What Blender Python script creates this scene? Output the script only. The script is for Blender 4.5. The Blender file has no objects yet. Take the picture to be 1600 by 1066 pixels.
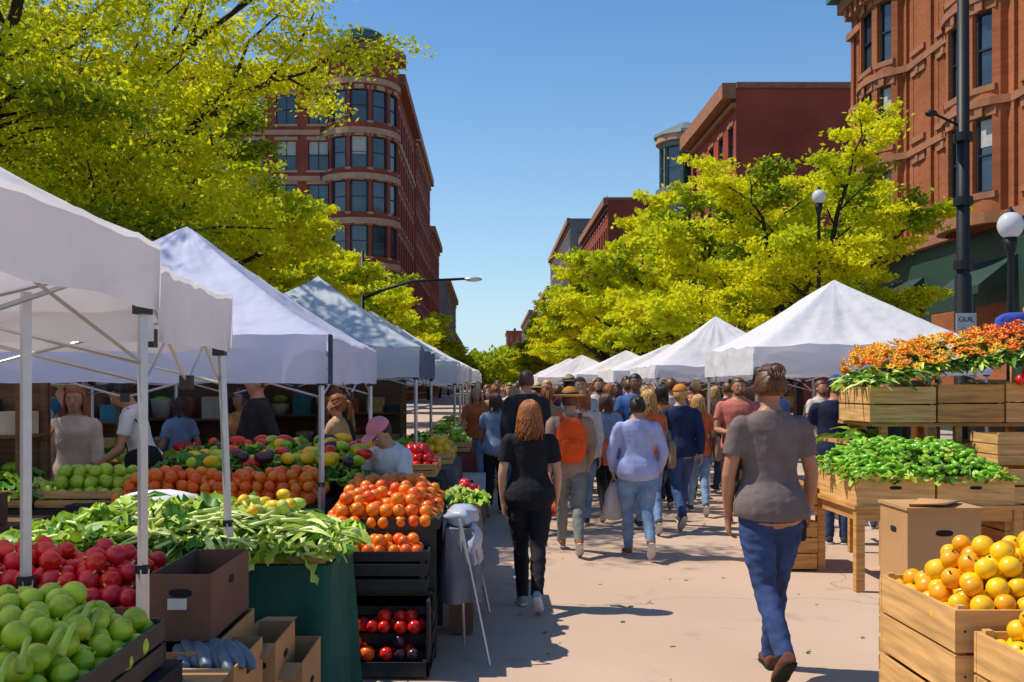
import bpy, math, random, time
import numpy as np
from mathutils import Vector, Matrix, noise
T0=time.time()
R=math.radians
random.seed(7); rng=np.random.default_rng(7)
sc=bpy.context.scene
sc.view_settings.view_transform='Standard'; sc.view_settings.look='None'; sc.view_settings.exposure=0
rnd=random.uniform

# ------------------------------------------------------------ materials
def mat(name,col,rough=.7,var=.18,scale=6,bump=.15,bscale=60,trans=0,metal=0,spec=.5,col2=None,bd=.01,detail=4):
    m=bpy.data.materials.new(name); m.use_nodes=True; nt=m.node_tree; N=nt.nodes; L=nt.links
    b=N['Principled BSDF']; out=N['Material Output']
    b.inputs['Roughness'].default_value=rough; b.inputs['Metallic'].default_value=metal
    b.inputs['Specular IOR Level'].default_value=spec
    tc=N.new('ShaderNodeTexCoord'); n=N.new('ShaderNodeTexNoise'); n.inputs['Scale'].default_value=scale; n.inputs['Detail'].default_value=detail
    L.new(tc.outputs['Object'],n.inputs['Vector'])
    r=N.new('ShaderNodeValToRGB'); r.color_ramp.elements[0].position=.3; r.color_ramp.elements[1].position=.7
    c0=tuple(c*(1-var) for c in col); c1=tuple(min(1,c*(1+var)) for c in (col2 or col))
    r.color_ramp.elements[0].color=(*c0,1); r.color_ramp.elements[1].color=(*c1,1)
    L.new(n.outputs['Fac'],r.inputs['Fac']); L.new(r.outputs['Color'],b.inputs['Base Color'])
    if bump:
        n2=N.new('ShaderNodeTexNoise'); n2.inputs['Scale'].default_value=bscale; L.new(tc.outputs['Object'],n2.inputs['Vector'])
        bp=N.new('ShaderNodeBump'); bp.inputs['Strength'].default_value=bump; bp.inputs['Distance'].default_value=bd
        L.new(n2.outputs['Fac'],bp.inputs['Height']); L.new(bp.outputs['Normal'],b.inputs['Normal'])
    if trans:
        t=N.new('ShaderNodeBsdfTranslucent'); mx=N.new('ShaderNodeMixShader'); mx.inputs[0].default_value=trans
        L.new(r.outputs['Color'],t.inputs['Color']); L.new(b.outputs[0],mx.inputs[1]); L.new(t.outputs[0],mx.inputs[2]); L.new(mx.outputs[0],out.inputs['Surface'])
    return m
def brick(name,c1,c2,mortar,sc_=1.0):
    m=mat(name,c1,.85,.15,.6,0,spec=.2); nt=m.node_tree; N=nt.nodes; L=nt.links; b=N['Principled BSDF']
    tc=N.new('ShaderNodeTexCoord'); sp=N.new('ShaderNodeSeparateXYZ'); L.new(tc.outputs['Object'],sp.inputs[0])
    ad=N.new('ShaderNodeMath'); L.new(sp.outputs[0],ad.inputs[0]); L.new(sp.outputs[1],ad.inputs[1])
    cb=N.new('ShaderNodeCombineXYZ'); L.new(ad.outputs[0],cb.inputs[0]); L.new(sp.outputs[2],cb.inputs[1])
    br=N.new('ShaderNodeTexBrick'); br.inputs['Scale'].default_value=4.2*sc_; br.inputs['Color1'].default_value=(*c1,1); br.inputs['Color2'].default_value=(*c2,1); br.inputs['Mortar'].default_value=(*mortar,1)
    br.inputs['Mortar Size'].default_value=.02; br.inputs['Row Height'].default_value=.32; br.inputs['Brick Width'].default_value=.9
    L.new(cb.outputs[0],br.inputs['Vector'])
    nz=N.new('ShaderNodeTexNoise'); nz.inputs['Scale'].default_value=.35; nz.inputs['Detail'].default_value=8; L.new(tc.outputs['Object'],nz.inputs['Vector'])
    mr=N.new('ShaderNodeMapRange'); mr.inputs[1].default_value=.3; mr.inputs[2].default_value=.7; mr.inputs[3].default_value=.72; mr.inputs[4].default_value=1.15; L.new(nz.outputs['Fac'],mr.inputs[0])
    mx=N.new('ShaderNodeVectorMath'); mx.operation='SCALE'; L.new(br.outputs['Color'],mx.inputs[0]); L.new(mr.outputs[0],mx.inputs['Scale'])
    L.new(mx.outputs[0],b.inputs['Base Color'])
    bp=N.new('ShaderNodeBump'); bp.inputs['Strength'].default_value=.4; bp.inputs['Distance'].default_value=.02; bp.invert=True; L.new(br.outputs['Fac'],bp.inputs['Height']); L.new(bp.outputs[0],b.inputs['Normal'])
    return m
_fc={}
def fab(col,rough=.85,bump=.25,bs=25,var=.15):
    k=tuple(round(c,3) for c in col)
    if k not in _fc: _fc[k]=mat('fabric',col,rough,var,9,bump,bs,spec=.25,bd=.012)
    return _fc[k]
def wood_mat(name,c,rough=.65):
    m=mat(name,c,rough,.28,3,.2,50,spec=.3); nt=m.node_tree; N=nt.nodes; L=nt.links
    mp=N.new('ShaderNodeMapping'); mp.inputs['Scale'].default_value=(1.2,1.2,14)
    tc=[n for n in N if n.type=='TEX_COORD'][0]; L.new(tc.outputs['Object'],mp.inputs[0])
    for n in N:
        if n.type=='TEX_NOISE': L.new(mp.outputs[0],n.inputs['Vector'])
    return m
WOOD=wood_mat('crate_wood',(.52,.26,.08)); WOOD2=wood_mat('crate_wood_pale',(.64,.36,.13)); WOODD=wood_mat('wood_dark',(.16,.08,.04))
CARD=mat('cardboard',(.50,.27,.11),.9,.1,3,.08,30); CARDD=mat('cardboard_dark',(.16,.08,.05),.9,.15,4,.1,30)
BLK=mat('black_plastic',(.02,.02,.022),.5,.2,10,.1,60); DARK=mat('painted_hole_shade',(.008,.007,.006),.9)  # last one: dark colour painting the shade of hand holes, nothing is cut
ALU=mat('aluminium',(.55,.55,.57),.4,.05,20,.03,80,metal=.6); IRON=mat('painted_iron',(.010,.011,.012),.5,.2,10,.1,50,spec=.3)
TW=mat('canopy_white',(.87,.86,.90),.8,.04,1.5,.6,3.5,trans=.40,bd=.07,spec=.15)
TB=mat('canopy_skylit_shade',(.72,.74,.93),.8,.05,1.5,.6,3.5,trans=.38,bd=.07,spec=.15)  # white canopy with bluish sky-lit shade put into its colour
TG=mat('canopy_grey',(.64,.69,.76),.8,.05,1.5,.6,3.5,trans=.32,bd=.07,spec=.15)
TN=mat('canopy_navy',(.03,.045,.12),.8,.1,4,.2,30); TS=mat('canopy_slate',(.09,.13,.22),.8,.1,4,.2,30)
GL=mat('window_glass',(.035,.05,.065),.06,.5,.8,.02,1.5,spec=1.0); GLF=mat('window_frame_dark',(.015,.017,.02),.5)
BLIND=mat('window_blind',(.45,.43,.38),.8)
SKIN=mat('skin_light',(.52,.27,.17),.5,.1,14,.08,90,spec=.35); SKIN2=mat('skin_tan',(.44,.20,.11),.5,.1,14,.08,90,spec=.35); SKIN3=mat('skin_brown',(.20,.09,.05),.5,.1,14,.08,90,spec=.35)
EYEW=mat('eye_white',(.7,.68,.64),.3,.02,5,0); EYED=mat('eye_dark',(.02,.015,.01),.2,.1,5,0); LIP=mat('lip',(.38,.10,.08),.5,.05,5,0)
def hairm(n,c): return mat(n,c,.45,.45,60,.3,120,spec=.5)
HB=hairm('hair_brown',(.11,.045,.02)); HR=hairm('hair_auburn',(.36,.12,.03)); HK=hairm('hair_black',(.018,.014,.012)); HY=hairm('hair_blond',(.55,.31,.10))

# ------------------------------------------------------------ mesh builder
class MB:
    def __init__(s): s.V=[];s.F=[];s.M=[];s.S=[];s.n=0
    def add(s,v,f,m,smooth=False):
        v=np.asarray(v,float).reshape(-1,3); s.V.append(v)
        f=[tuple(int(i)+s.n for i in q) for q in f]; s.F+=f; s.M+=[m]*len(f); s.S+=[smooth]*len(f); s.n+=len(v)
    def xf(s,fn): s.V=[fn(v) for v in s.V]
    def merge(s,o):
        V=np.concatenate(o.V) if o.V else np.zeros((0,3)); s.V.append(V); s.F+=[tuple(i+s.n for i in q) for q in o.F]; s.M+=o.M; s.S+=o.S; s.n+=len(V)
    def mesh(s,name='m'):
        me=bpy.data.meshes.new(name); me.from_pydata(np.concatenate(s.V).tolist(),[],s.F)
        ms=[];ix={}
        idx=[]
        for m in s.M:
            if m is None: idx.append(0); continue
            if m.name not in ix: ix[m.name]=len(ms); ms.append(m); me.materials.append(m)
            idx.append(ix[m.name])
        me.polygons.foreach_set('material_index',idx); me.polygons.foreach_set('use_smooth',s.S); me.update(); return me
    def obj(s,name,parent=None,loc=(0,0,0),rz=0):
        o=bpy.data.objects.new(name,s.mesh(name)); sc.collection.objects.link(o); o.location=loc; o.rotation_euler=(0,0,rz)
        if parent: o.parent=parent
        return o
    def box(s,x0,x1,y0,y1,z0,z1,m,rot=None,piv=None):
        v=np.array([(x,y,z) for z in(z0,z1) for y in(y0,y1) for x in(x0,x1)],float)
        if rot is not None:
            p=np.array(piv if piv is not None else v.mean(0)); v=(v-p)@np.array(rot).T+p
        s.add(v,[(0,2,3,1),(4,5,7,6),(0,1,5,4),(2,6,7,3),(0,4,6,2),(1,3,7,5)],m)
    def tube(s,pts,rad,m,seg=8,n1=None,smooth=True):
        P=np.array(pts,float); n=len(P); 
        rad=[(r,r) if not isinstance(r,(tuple,list)) else r for r in (rad if isinstance(rad,(list,tuple)) and len(rad)==n else [rad]*n)]
        V=[];a=np.arange(seg)*2*math.pi/seg
        for i in range(n):
            t=P[min(i+1,n-1)]-P[max(i-1,0)]; t=t/(np.linalg.norm(t)+1e-9)
            ref=np.array(n1,float) if n1 is not None else (np.array([1.,0,0]) if abs(t[0])<.9 else np.array([0,0,1.]))
            b=np.cross(t,ref); b/=np.linalg.norm(b)+1e-9; c=np.cross(b,t)
            V.append(P[i]+np.outer(np.cos(a),c)*rad[i][0]+np.outer(np.sin(a),b)*rad[i][1])
        V=np.concatenate(V); F=[]
        for i in range(n-1):
            for j in range(seg):
                k=(j+1)%seg; F.append((i*seg+j,i*seg+k,(i+1)*seg+k,(i+1)*seg+j))
        F.append(tuple(range(seg))[::-1]); F.append(tuple((n-1)*seg+j for j in range(seg)))
        s.add(V,F,m,smooth)
    def ell(s,c,r,m,seg=12,rings=8,e=1.0,rot=None,fn=None,smooth=True):
        r=(r,r,r) if not isinstance(r,(tuple,list)) else r
        def pw(x): return np.sign(x)*abs(x)**e
        V=[(0,0,1)]
        for i in range(1,rings):
            p=math.pi*i/rings
            for j in range(seg):
                a=2*math.pi*j/seg; V.append((pw(math.sin(p))*pw(math.cos(a)),pw(math.sin(p))*pw(math.sin(a)),pw(math.cos(p))))
        V.append((0,0,-1)); V=np.array(V)*np.array(r)
        if rot is not None: V=V@np.array(rot).T
        V=V+np.array(c)
        if fn: V=fn(V)
        F=[(0,1+j,1+(j+1)%seg) for j in range(seg)]
        for i in range(rings-2):
            for j in range(seg):
                k=(j+1)%seg;a=1+i*seg; F.append((a+j,a+seg+j,a+seg+k,a+k))
        L=len(V)-1;a=1+(rings-2)*seg
        F+=[(L,a+(j+1)%seg,a+j) for j in range(seg)]
        s.add(V,F,m,smooth)
    def beam(s,a,b,w,m,h=None):
        s.tube([a,b],(w*.7,(h or w)*.7),m,seg=4,smooth=False)
def empty(name,loc=(0,0,0)):
    e=bpy.data.objects.new(name,None); sc.collection.objects.link(e); e.location=loc; return e
def group(name,parts,loc=(0,0,0)):
    e=empty(name,loc)
    for k,mb in parts.items():
        if mb.n:
            o=mb.obj(k); o.parent=e; o.location=(-loc[0],-loc[1],-loc[2])
    return e
def rx(a): return np.array(Matrix.Rotation(a,3,'X'))
def ry(a): return np.array(Matrix.Rotation(a,3,'Y'))
def rz(a): return np.array(Matrix.Rotation(a,3,'Z'))

def remesh(mb,vox,sm=3):
    me=mb.mesh('tmp'); ob=bpy.data.objects.new('tmp',me); sc.collection.objects.link(ob)
    md=ob.modifiers.new('r','REMESH'); md.mode='VOXEL'; md.voxel_size=vox
    s2=ob.modifiers.new('s','SMOOTH'); s2.factor=.5; s2.iterations=sm
    dg=bpy.context.evaluated_depsgraph_get(); m2=bpy.data.meshes.new_from_object(ob.evaluated_get(dg))
    V=np.empty(len(m2.vertices)*3); m2.vertices.foreach_get('co',V)
    F=[tuple(p.vertices) for p in m2.polygons]
    bpy.data.objects.remove(ob); bpy.data.meshes.remove(m2); bpy.data.meshes.remove(me)
    return V.reshape(-1,3),F
def wrinkle(V,amp,freq=9,zs=1.6,zmax=99):
    out=V.copy()
    for i in range(len(V)):
        p=V[i]
        if p[2]>zmax: continue
        nv=noise.noise_vector(Vector((p[0]*freq,p[1]*freq,p[2]*freq*zs))); n3=noise.noise_vector(Vector((p[0]*26,p[1]*26,p[2]*34)))
        out[i,0]+=nv.x*amp+n3.x*amp*.35; out[i,1]+=nv.y*amp+n3.y*amp*.35
    return out

# ------------------------------------------------------------ people
TF=np.array([(.82,.13,.09,0),(.86,.168,.114,-.014),(.92,.182,.126,-.024),(.99,.164,.108,-.012),(1.06,.136,.09,0),(1.13,.129,.088,0),(1.22,.142,.10,.008),(1.30,.156,.104,.01),(1.37,.163,.09,-.005),(1.41,.143,.075,-.012),(1.445,.085,.062,-.012),(1.48,.052,.052,-.008),(1.53,.048,.05,.002)])
TM=np.array([(.82,.13,.09,0),(.86,.155,.11,-.01),(.92,.165,.118,-.018),(.99,.158,.11,-.01),(1.06,.152,.106,0),(1.13,.154,.105,0),(1.22,.166,.108,.005),(1.30,.178,.112,.005),(1.37,.186,.098,-.005),(1.41,.165,.08,-.012),(1.45,.095,.066,-.012),(1.48,.06,.058,-.008),(1.53,.056,.056,.002)])
def strands(mb,style,m,n,L,q):
    c=np.array([0,-.012,1.603]); r=np.array([.086,.106,.108])
    for k in range(n):
        th=rnd(R(62),R(298)); wv=rnd(0,6.28); am=.012 if style=='wavy' else .004; Lk=L*rnd(.72,1.08); spread=rnd(.9,1.35); P=[]
        ph0=rnd(.05,.5)
        N=12
        for i in range(N):
            t=i/(N-1)
            if t<.4:
                ph=(ph0+(1-ph0)*t/.4)*math.pi/2; p=c+r*np.array([math.sin(ph)*math.sin(th),math.sin(ph)*math.cos(th),math.cos(ph)])*1.03
            else:
                s=(t-.4)/.6; k2=1.03+(.35*s if style=='wavy' else .12*s)*spread*.8-.15*s*s
                p=c+r*np.array([math.sin(th)*k2,math.cos(th)*k2,0]); p[2]-=s*Lk; 
            p=p+np.array([math.sin(wv+t*16),math.cos(wv*1.7+t*14),0])*am*t*1.5
            P.append(p)
        mb.tube(P,[.0075*(1-.7*(i/(N-1))) for i in range(N)],m,seg=4)
def make_person(sp,vox=.012,hq=0):
    g=sp.get; T=TM if g('male') else TF; fat=g('fat',0); w=g('wide',1.0)
    skin=g('skin',SKIN); fit=g('fit',.016)
    def ring(z,add): return (float(np.interp(z,T[:,0],T[:,1]))*w+add,float(np.interp(z,T[:,0],T[:,2]))+fat+add),float(np.interp(z,T[:,0],T[:,3]))
    def torso(mb,zs,add,flare=0,low=0):
        P=[];Q=[]
        for i,z in enumerate(zs):
            (a,b),yo=ring(z,add); f=flare*max(0,1-(z-zs[0])/.15)+low*min(1,max(0,(1.12-z)/.12)); P.append((0,yo,z)); Q.append((a+f,b+f))
        mb.tube(P,Q,None,seg=20)
    lean=R(g('lean',0))
    def up(V,full=True):
        V=V.copy(); p=np.array([0,0,.93]); M=rx(-lean)
        W=(V-p)@M.T+p
        if full: return W
        k=np.clip((V[:,2]-.86)/.18,0,1)[:,None]; k=k*k*(3-2*k); return V*(1-k)+W*k
    hy,hp=R(g('hyaw',0)),R(g('hpitch',0))
    Mh=rz(hy)@rx(-hp); ph=np.array([0,0,1.49])
    def hx(V): return up((V-ph)@Mh.T+ph)
    body=MB(); bt=MB(); torso(bt,T[:,0],0); bt.xf(lambda v:up(v,False)); body.merge(bt)
    hd=MB(); hd.ell((0,0,1.60),(.076,.094,.098),None,20,14); hd.ell((0,.022,1.535),(.056,.066,.062),None,16,10); hd.ell((0,.06,1.505),(.024,.02,.016),None,10,6)
    hd.tube([(0,.086,1.60),(0,.104,1.572),(0,.108,1.562),(0,.088,1.553)],[.009,.012,.014,.010],None,8)
    for s in(-1,1):
        hd.ell((s*.078,-.004,1.578),(.010,.02,.031),None,8,6); hd.ell((s*.032,.066,1.612),(.024,.02,.009),None,8,6); hd.ell((s*.038,.06,1.552),(.022,.02,.02),None,8,6)
    hd.xf(hx); body.merge(hd)
    shirt=MB(); pants=MB(); shoes=MB(); sole=MB()
    hem=g('hem',.86); st=MB(); zs=[hem]+[z for z in (.9,.95,1.0,1.06,1.13,1.22,1.30,1.37,1.41,1.44) if z>hem+.02]+[1.458]
    torso(st,zs,fit,g('flare',.01),.010); st.xf(lambda v:up(v,False)); shirt.merge(st)
    torso(pants,[.80,.84,.88,.92,.95],.004)
    lo=9
    for s,k in((-1,'L'),(1,'R')):
        a,b,f=[R(x) for x in g('leg'+k,(0,4,0))]; ad=R(g('ad',2))
        hip=np.array([s*.088*w,0,.88]); d=np.array([-s*math.sin(ad),math.sin(a)*math.cos(ad),-math.cos(a)*math.cos(ad)]); kn=hip+d*.41
        c=a-b; d2=np.array([-s*math.sin(ad*.6),math.sin(c),-math.cos(c)]); d2/=np.linalg.norm(d2); an=kn+d2*.40
        ptl=[hip+np.array([0,0,.03]),hip+d*.12,hip+d*.26,kn,kn+d2*.11,kn+d2*.26,an]; rr=np.array([.084,.088,.074,.055,.056,.044,.034])
        body.tube(ptl,[(x*(1 if i>2 else w),x) for i,x in enumerate(rr)],None,14)
        pf=g('pfit',.008)
        if g('shorts'): pants.tube(ptl[:3]+[kn-d*.02],[(x*w+.014) for x in rr[:4]+np.array([-.006,.004,.012,.024])],None,14)
        else:
            fl=g('cuff',.008); pants.tube(ptl[:-1]+[an+d2*.02],list((rr+pf)*np.array([w,w,w,1,1,1,1])+np.array([-.006,0,0,0,fl*.3,fl*.8,fl])),None,14)
        fd=np.array([0,math.cos(f),-math.sin(f)]); u=np.array([0,math.sin(f),math.cos(f)])
        to=rz(-s*R(6)); fd=to@fd
        pt=[an-fd*.055-u*.045,an-fd*.01-u*.04,an+fd*.06-u*.045,an+fd*.12-u*.056,an+fd*.175-u*.062]
        body.tube(pt,[(.028,.03),(.032,.038),(.034,.032),(.038,.022),(.025,.014)],None,10)
        shoes.tube([pt[0]-fd*.008]+pt+[pt[-1]+fd*.018],[(.022,.026),(.036,.04),(.037,.044),(.041,.037),(.045,.028),(.036,.022),(.016,.012)],None,12); shoes.tube([an-u*.01,an-u*.05],[.043,.042],None,10)
        sole.tube([p-u*.078 for p in [an-fd*.07,an-fd*.03,an+fd*.06,an+fd*.12,an+fd*.19]],[(.028,.010),(.038,.011),(.040,.011),(.048,.011),(.024,.010)],None,12)
        for p in (an-fd*.07-u*.088,an+fd*.19-u*.088): lo=min(lo,p[2])
    hands={}
    sx=(.168 if not g('male') else .19)*w
    for s,k in((-1,'L'),(1,'R')):
        a,ab,b,inn=[R(x) for x in g('arm'+k,(-4,9,14,4))]
        sh=np.array([s*sx,-.008,1.372]); d=np.array([s*math.sin(ab),math.sin(a)*math.cos(ab),-math.cos(a)*math.cos(ab)]); el=sh+d*.285
        c=a+b; d2=np.array([-s*math.sin(inn),math.sin(c)*math.cos(inn),-math.cos(c)*math.cos(inn)]); wr=el+d2*.245
        am=MB(); am.ell(sh+np.array([-s*.012,0,.0]),(.052,.05,.05),None,12,8)
        k0=1.12 if g('male') else 1.05
        pa=[sh,sh+d*.10,el,el+d2*.07,wr,wr+d2*.02]; am.tube(pa,[.047*k0,.045*k0,.036*k0,.037*k0,.0245,.023],None,12)
        wv=np.array([0,1.,0]); 
        if abs(d2[1])>.8: wv=np.array([0,0,1.])
        wv=wv-(wv@d2)*d2; wv/=np.linalg.norm(wv); nn=np.cross(d2,wv); 
        if nn[0]*s>0: nn=-nn
        am.tube([wr,wr+d2*.03,wr+d2*.07,wr+d2*.095],[(.017,.026),(.016,.036),(.015,.041),(.012,.038)],None,12,n1=nn)
        curl=g('curl'+k,.35)
        for i,(o,Ln) in enumerate(((.030,.070),(.010,.080),(-.010,.074),(-.029,.058))):
            p=wr+d2*.088+wv*o; P=[p-d2*.01]; ang=.1
            for q in range(3):
                ang+=curl*(1+.12*i); dr=d2*math.cos(ang)+nn*math.sin(ang)+wv*o*1.2; p=p+dr*Ln*(.42,.33,.25)[q]; P.append(p)
            am.tube(P,[.0092,.0088,.0082,.0066],None,8)
        am.tube([wr+d2*.02+wv*.02,wr+d2*.05+wv*.045+nn*.008,wr+d2*.078+wv*.058+nn*.018,wr+d2*.10+wv*.06+nn*.026],[.0125,.0115,.0098,.0075],None,8)
        am.xf(up); body.merge(am)
        sl=MB(); ft=fit-.005; sl.ell(sh+np.array([-s*.014,0,.002]),(.053+ft,.05+ft,.050+ft),None,12,8)
        if g('sleeve','short')=='short': sl.tube([sh,sh+d*.08,sh+d*g('slen',.17)],[.048+ft,.050+ft,.048+ft],None,14)
        elif g('sleeve')=='long': sl.tube([sh,sh+d*.10,el,el+d2*.08,wr-d2*.015],[.049*k0+ft,.047*k0+ft,.042*k0+ft,.040*k0+ft,.031+ft*.6],None,14)
        if g('sleeve')!='none': sl.xf(up); shirt.merge(sl)
        hands[k]=(up(wr[None])[0],up((wr+d2*.1)[None])[0],nn)
    dz=(g('seat')-.86) if g('seat') else -lo
    B=MB()
    V,F=remesh(body,vox,2); B.add(V,F,skin,True)
    V,F=remesh(shirt,vox*1.1,3); V=wrinkle(V,.006 if hq else .005,11,.55 if hq else 1.2); B.add(V,F,g('shirt'),True)
    V,F=remesh(pants,vox*1.1,3); V=wrinkle(V,.007,13,2.2,zmax=.84); B.add(V,F,g('pants'),True)
    V,F=remesh(shoes,vox,2); B.add(V,F,g('shoes',fab((.05,.05,.06))),True)
    sole.M=[g('sole',fab((.5,.5,.5)))]*len(sole.M); B.merge(sole)
    H=MB()
    for s in(-1,1):
        H.ell((s*.031,.0815,1.592),(.0135,.008,.0085),EYEW,10,6); H.ell((s*.031,.0885,1.592),(.006,.003,.006),EYED,8,5)
        H.tube([(s*.016,.089,1.61),(s*.032,.088,1.615),(s*.047,.078,1.61)],[.0025,.0035,.002],g('hair',HB),5)
    H.ell((0,.087,1.532),(.022,.007,.0055),LIP,10,6); 
    hs=g('hs','short'); hm=g('hair',HB)
    def cut(V):
        V=V.copy(); c=np.array([0,-.01,1.60]); low=1.545 if hs in('short','bald') else 1.53
        f=((V[:,1]>.035)&(V[:,2]<1.645))|((V[:,1]>-.012)&(V[:,2]<1.60))|(V[:,2]<low); V[f]=c+(V[f]-c)*.78; return V
    if hs!='bald': H.ell((0,-.012,1.604),(.086,.107,.110),hm,26,18,fn=cut)
    if hs=='beard': H.ell((0,.028,1.52),(.062,.07,.05),hm,14,8)
    ns=(260 if hq else 70)
    if hs=='long': strands(H,'long',hm,ns,g('hl',.17),hq)
    if hs=='wavy': strands(H,'wavy',hm,ns+80,g('hl',.2),hq)
    if hs in('bun','pony'):
        bp=np.array([0,-.108,1.655]); c=np.array([0,-.012,1.604]); r=np.array([.088,.109,.112])
        for i in range(150 if hq else 50):
            th=rnd(R(-180),R(180)); zz=1.645 if abs(th)<R(55) else 1.555
            q=np.array([math.sin(th)*.086,math.cos(th)*.1-.012,zz+rnd(-.01,.01)]); P=[]
            for j in range(7):
                t=j/6; p=q*(1-t)+bp*t; u_=(p-c)/r; u_/=np.linalg.norm(u_)+1e-6; P.append(c+u_*r*(1.0+.03*math.sin(t*3.1)))
            H.tube(P,[.005]*6+[.004],hm,4)
        if hs=='bun':
            H.ell(bp+np.array([0,-.02,.012]),(.042,.036,.038),hm,14,10)
            for i in range(60 if hq else 14):
                a=rnd(0,6.28);P=[]
                for j in range(8):
                    t=a+j*.45; P.append(bp+np.array([0,-.02,.012])+np.array([math.cos(t)*.044*math.cos(i),math.sin(i*1.7)*.03+math.sin(t)*.02,math.sin(t)*.04]))
                H.tube(P,.0035,hm,4)
        else:
            for i in range(50 if hq else 20):
                o=np.array([rnd(-.02,.02),rnd(-.02,.01),0]); H.tube([bp,bp+o+(0,-.035,-.03),bp+o*1.6+(0,-.04,-.12),bp+o+(0,-.025,-.22)],[.007,.008,.007,.003],hm,4)
    if g('cap'):
        cm=g('cap')
        def cc(V):
            V=V.copy(); f=V[:,2]<1.635; V[f,2]=1.635; return V
        H.ell((0,-.008,1.628),(.092,.113,.098),cm,24,14,fn=cc); H.ell((0,.115,1.64),(.07,.075,.010),cm,18,6)
    if g('hat'):
        H.ell((0,-.01,1.655),(.19,.20,.014),g('hat'),26,6); H.ell((0,-.01,1.67),(.095,.11,.085),g('hat'),20,10); H.tube([(0,-.01,1.66),(0,-.01,1.69)],[(.099,.114),(.097,.112)],g('hatband',BLK),20)
    if g('band'): H.tube([(0,.02,1.625),(0,.005,1.70)],[(.089,.085),(.076,.078)],g('band'),24)
    H.xf(hx); B.merge(H)
    E=MB()
    if g('pack'):
        pm=g('pack'); pd=g('pack2',pm)
        def pk(V):
            V=V.copy(); V[:,0]*=1-.25*np.clip((V[:,2]-1.25)/.2,0,1); return V
        E.ell((0,-.185,1.19),(.16,.085,.235),pm,24,16,e=.6,fn=pk); E.ell((0,-.262,1.10),(.115,.032,.105),pm,20,10,e=.5); E.tube([(-.105,-.272,1.165),(0,-.302,1.172),(.105,-.272,1.165)],.006,pd,5); E.tube([(-.04,-.15,1.40),(0,-.17,1.45),(.04,-.15,1.40)],.009,pd,6)
        for s in(-1,1): E.tube([(s*.085,-.13,1.37),(s*.105,-.05,1.465),(s*.115,.07,1.40),(s*.125,.125,1.28),(s*.15,.08,1.12),(s*.14,-.12,1.05)],[(.024,.007)]*6,pd,8)
    if g('tote'):
        tm=g('tote'); s=g('ts',1)
        E.ell((s*.27,-.03,.93),(.05,.15,.17),tm,18,12,e=.55); E.tube([(s*.26,-.10,1.08),(s*.20,-.06,1.3),(s*.14,-.01,1.44),(s*.17,.08,1.3),(s*.25,.07,1.08)],[(.012,.006)]*5,tm,6)
    E.xf(lambda v:up(v)); B.merge(E)
    X=MB()
    if g('phone'):
        w0,h0,n0=hands['R']; c=h0+n0*.03; X.box(c[0]-.006,c[0]+.006,c[1]-.04,c[1]+.04,c[2]-.075,c[2]+.06,BLK); X.ell(c+np.array([0,0,-.03]),(.022,.05,.055),fab((.03,.03,.05)),12,8,e=.6)
        X.tube([w0-np.array([0,0,-.01]),w0+np.array([0,0,-.015])],[.029,.029],fab((.05,.22,.6)),12)
    if g('redthing'):
        w0,h0,n0=hands['R']; X.ell(h0+n0*.015,(.03,.035,.05),fab((.6,.05,.02)),12,8)
    if g('bag'):
        w0,h0,n0=hands[g('bagside','L')]; c=h0; bm=g('bag')
        def bg(V):
            V=V.copy(); k=np.clip((c[2]-.02-V[:,2])/.45,0,1); V[:,0]=c[0]+(V[:,0]-c[0])*(.45+.7*k); return wrinkle(V,.02,8)
        X.ell(c-np.array([0,0,.24]),(.13,.09,.21),bm,20,14,e=.7,fn=bg); X.tube([c-np.array([.05,0,.07]),c+np.array([-.01,0,.015]),c+np.array([.01,0,.015]),c-np.array([-.05,0,.07])],.006,bm,5)
    if X.n: B.merge(X)
    sF=g('h',1.7)/1.705
    B.xf(lambda v:(v+np.array([0,0,dz]))*sF)
    return B.mesh('person')
def put(name,me,x,y,head=0,z=0,s=1):
    o=bpy.data.objects.new(name,me); sc.collection.objects.link(o); o.location=(x,y,z); o.rotation_euler=(0,0,R(head)); o.scale=(s,s,s); return o
JEAN=fab((.035,.065,.17),.85,.35,18,.35); JEANL=fab((.17,.27,.42),.85,.3,18,.25); BLKF=fab((.012,.012,.015)); WHT=fab((.66,.66,.68)); NAVY=fab((.018,.03,.085)); 
walkA=dict(legL=(20,5,-8),legR=(-16,22,38)); walkB=dict(legR=(18,6,-6),legL=(-14,28,45))
armsW=dict(armL=(-18,8,14,2),armR=(16,8,22,2)); armsV=dict(armR=(-18,8,14,2),armL=(16,8,22,2))
put('woman_walking',make_person(dict(h=1.76,shirt=fab((.17,.13,.12)),pants=JEAN,shoes=fab((.14,.05,.03)),sole=BLKF,hs='bun',hair=HB,band=HK,hem=.875,fit=.015,flare=.004,wide=1.04,legR=(9,3,0),legL=(-12,30,42),ad=5,armL=(2,12,14,4),armR=(6,14,20,-4),phone=1,curlR=.6,slen=.17,skin=SKIN2,hpitch=6),.0075,1),1.62,5.75,2)
put('woman_walking',make_person(dict(h=1.53,shirt=BLKF,pants=fab((.014,.013,.018)),shoes=fab((.35,.33,.36)),sole=WHT,hs='wavy',hair=HR,hl=.21,hem=.83,fit=.017,slen=.18,wide=1.05,ad=3,legL=(8,3,0),legR=(-13,26,40),armL=(-6,10,12,2),armR=(4,12,20,2),redthing=1,curlR=.6),.009,1),.30,7.45,-2)
put('man_with_backpack',make_person(dict(h=1.60,male=1,shirt=fab((.34,.22,.16)),pants=fab((.20,.21,.19)),shoes=fab((.35,.14,.04)),hs='short',hair=HB,hat=fab((.60,.27,.05)),pack=fab((.75,.085,.012)),pack2=fab((.45,.06,.015)),sleeve='long',**walkA,**armsW),.012),.80,9.9,0)
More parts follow.
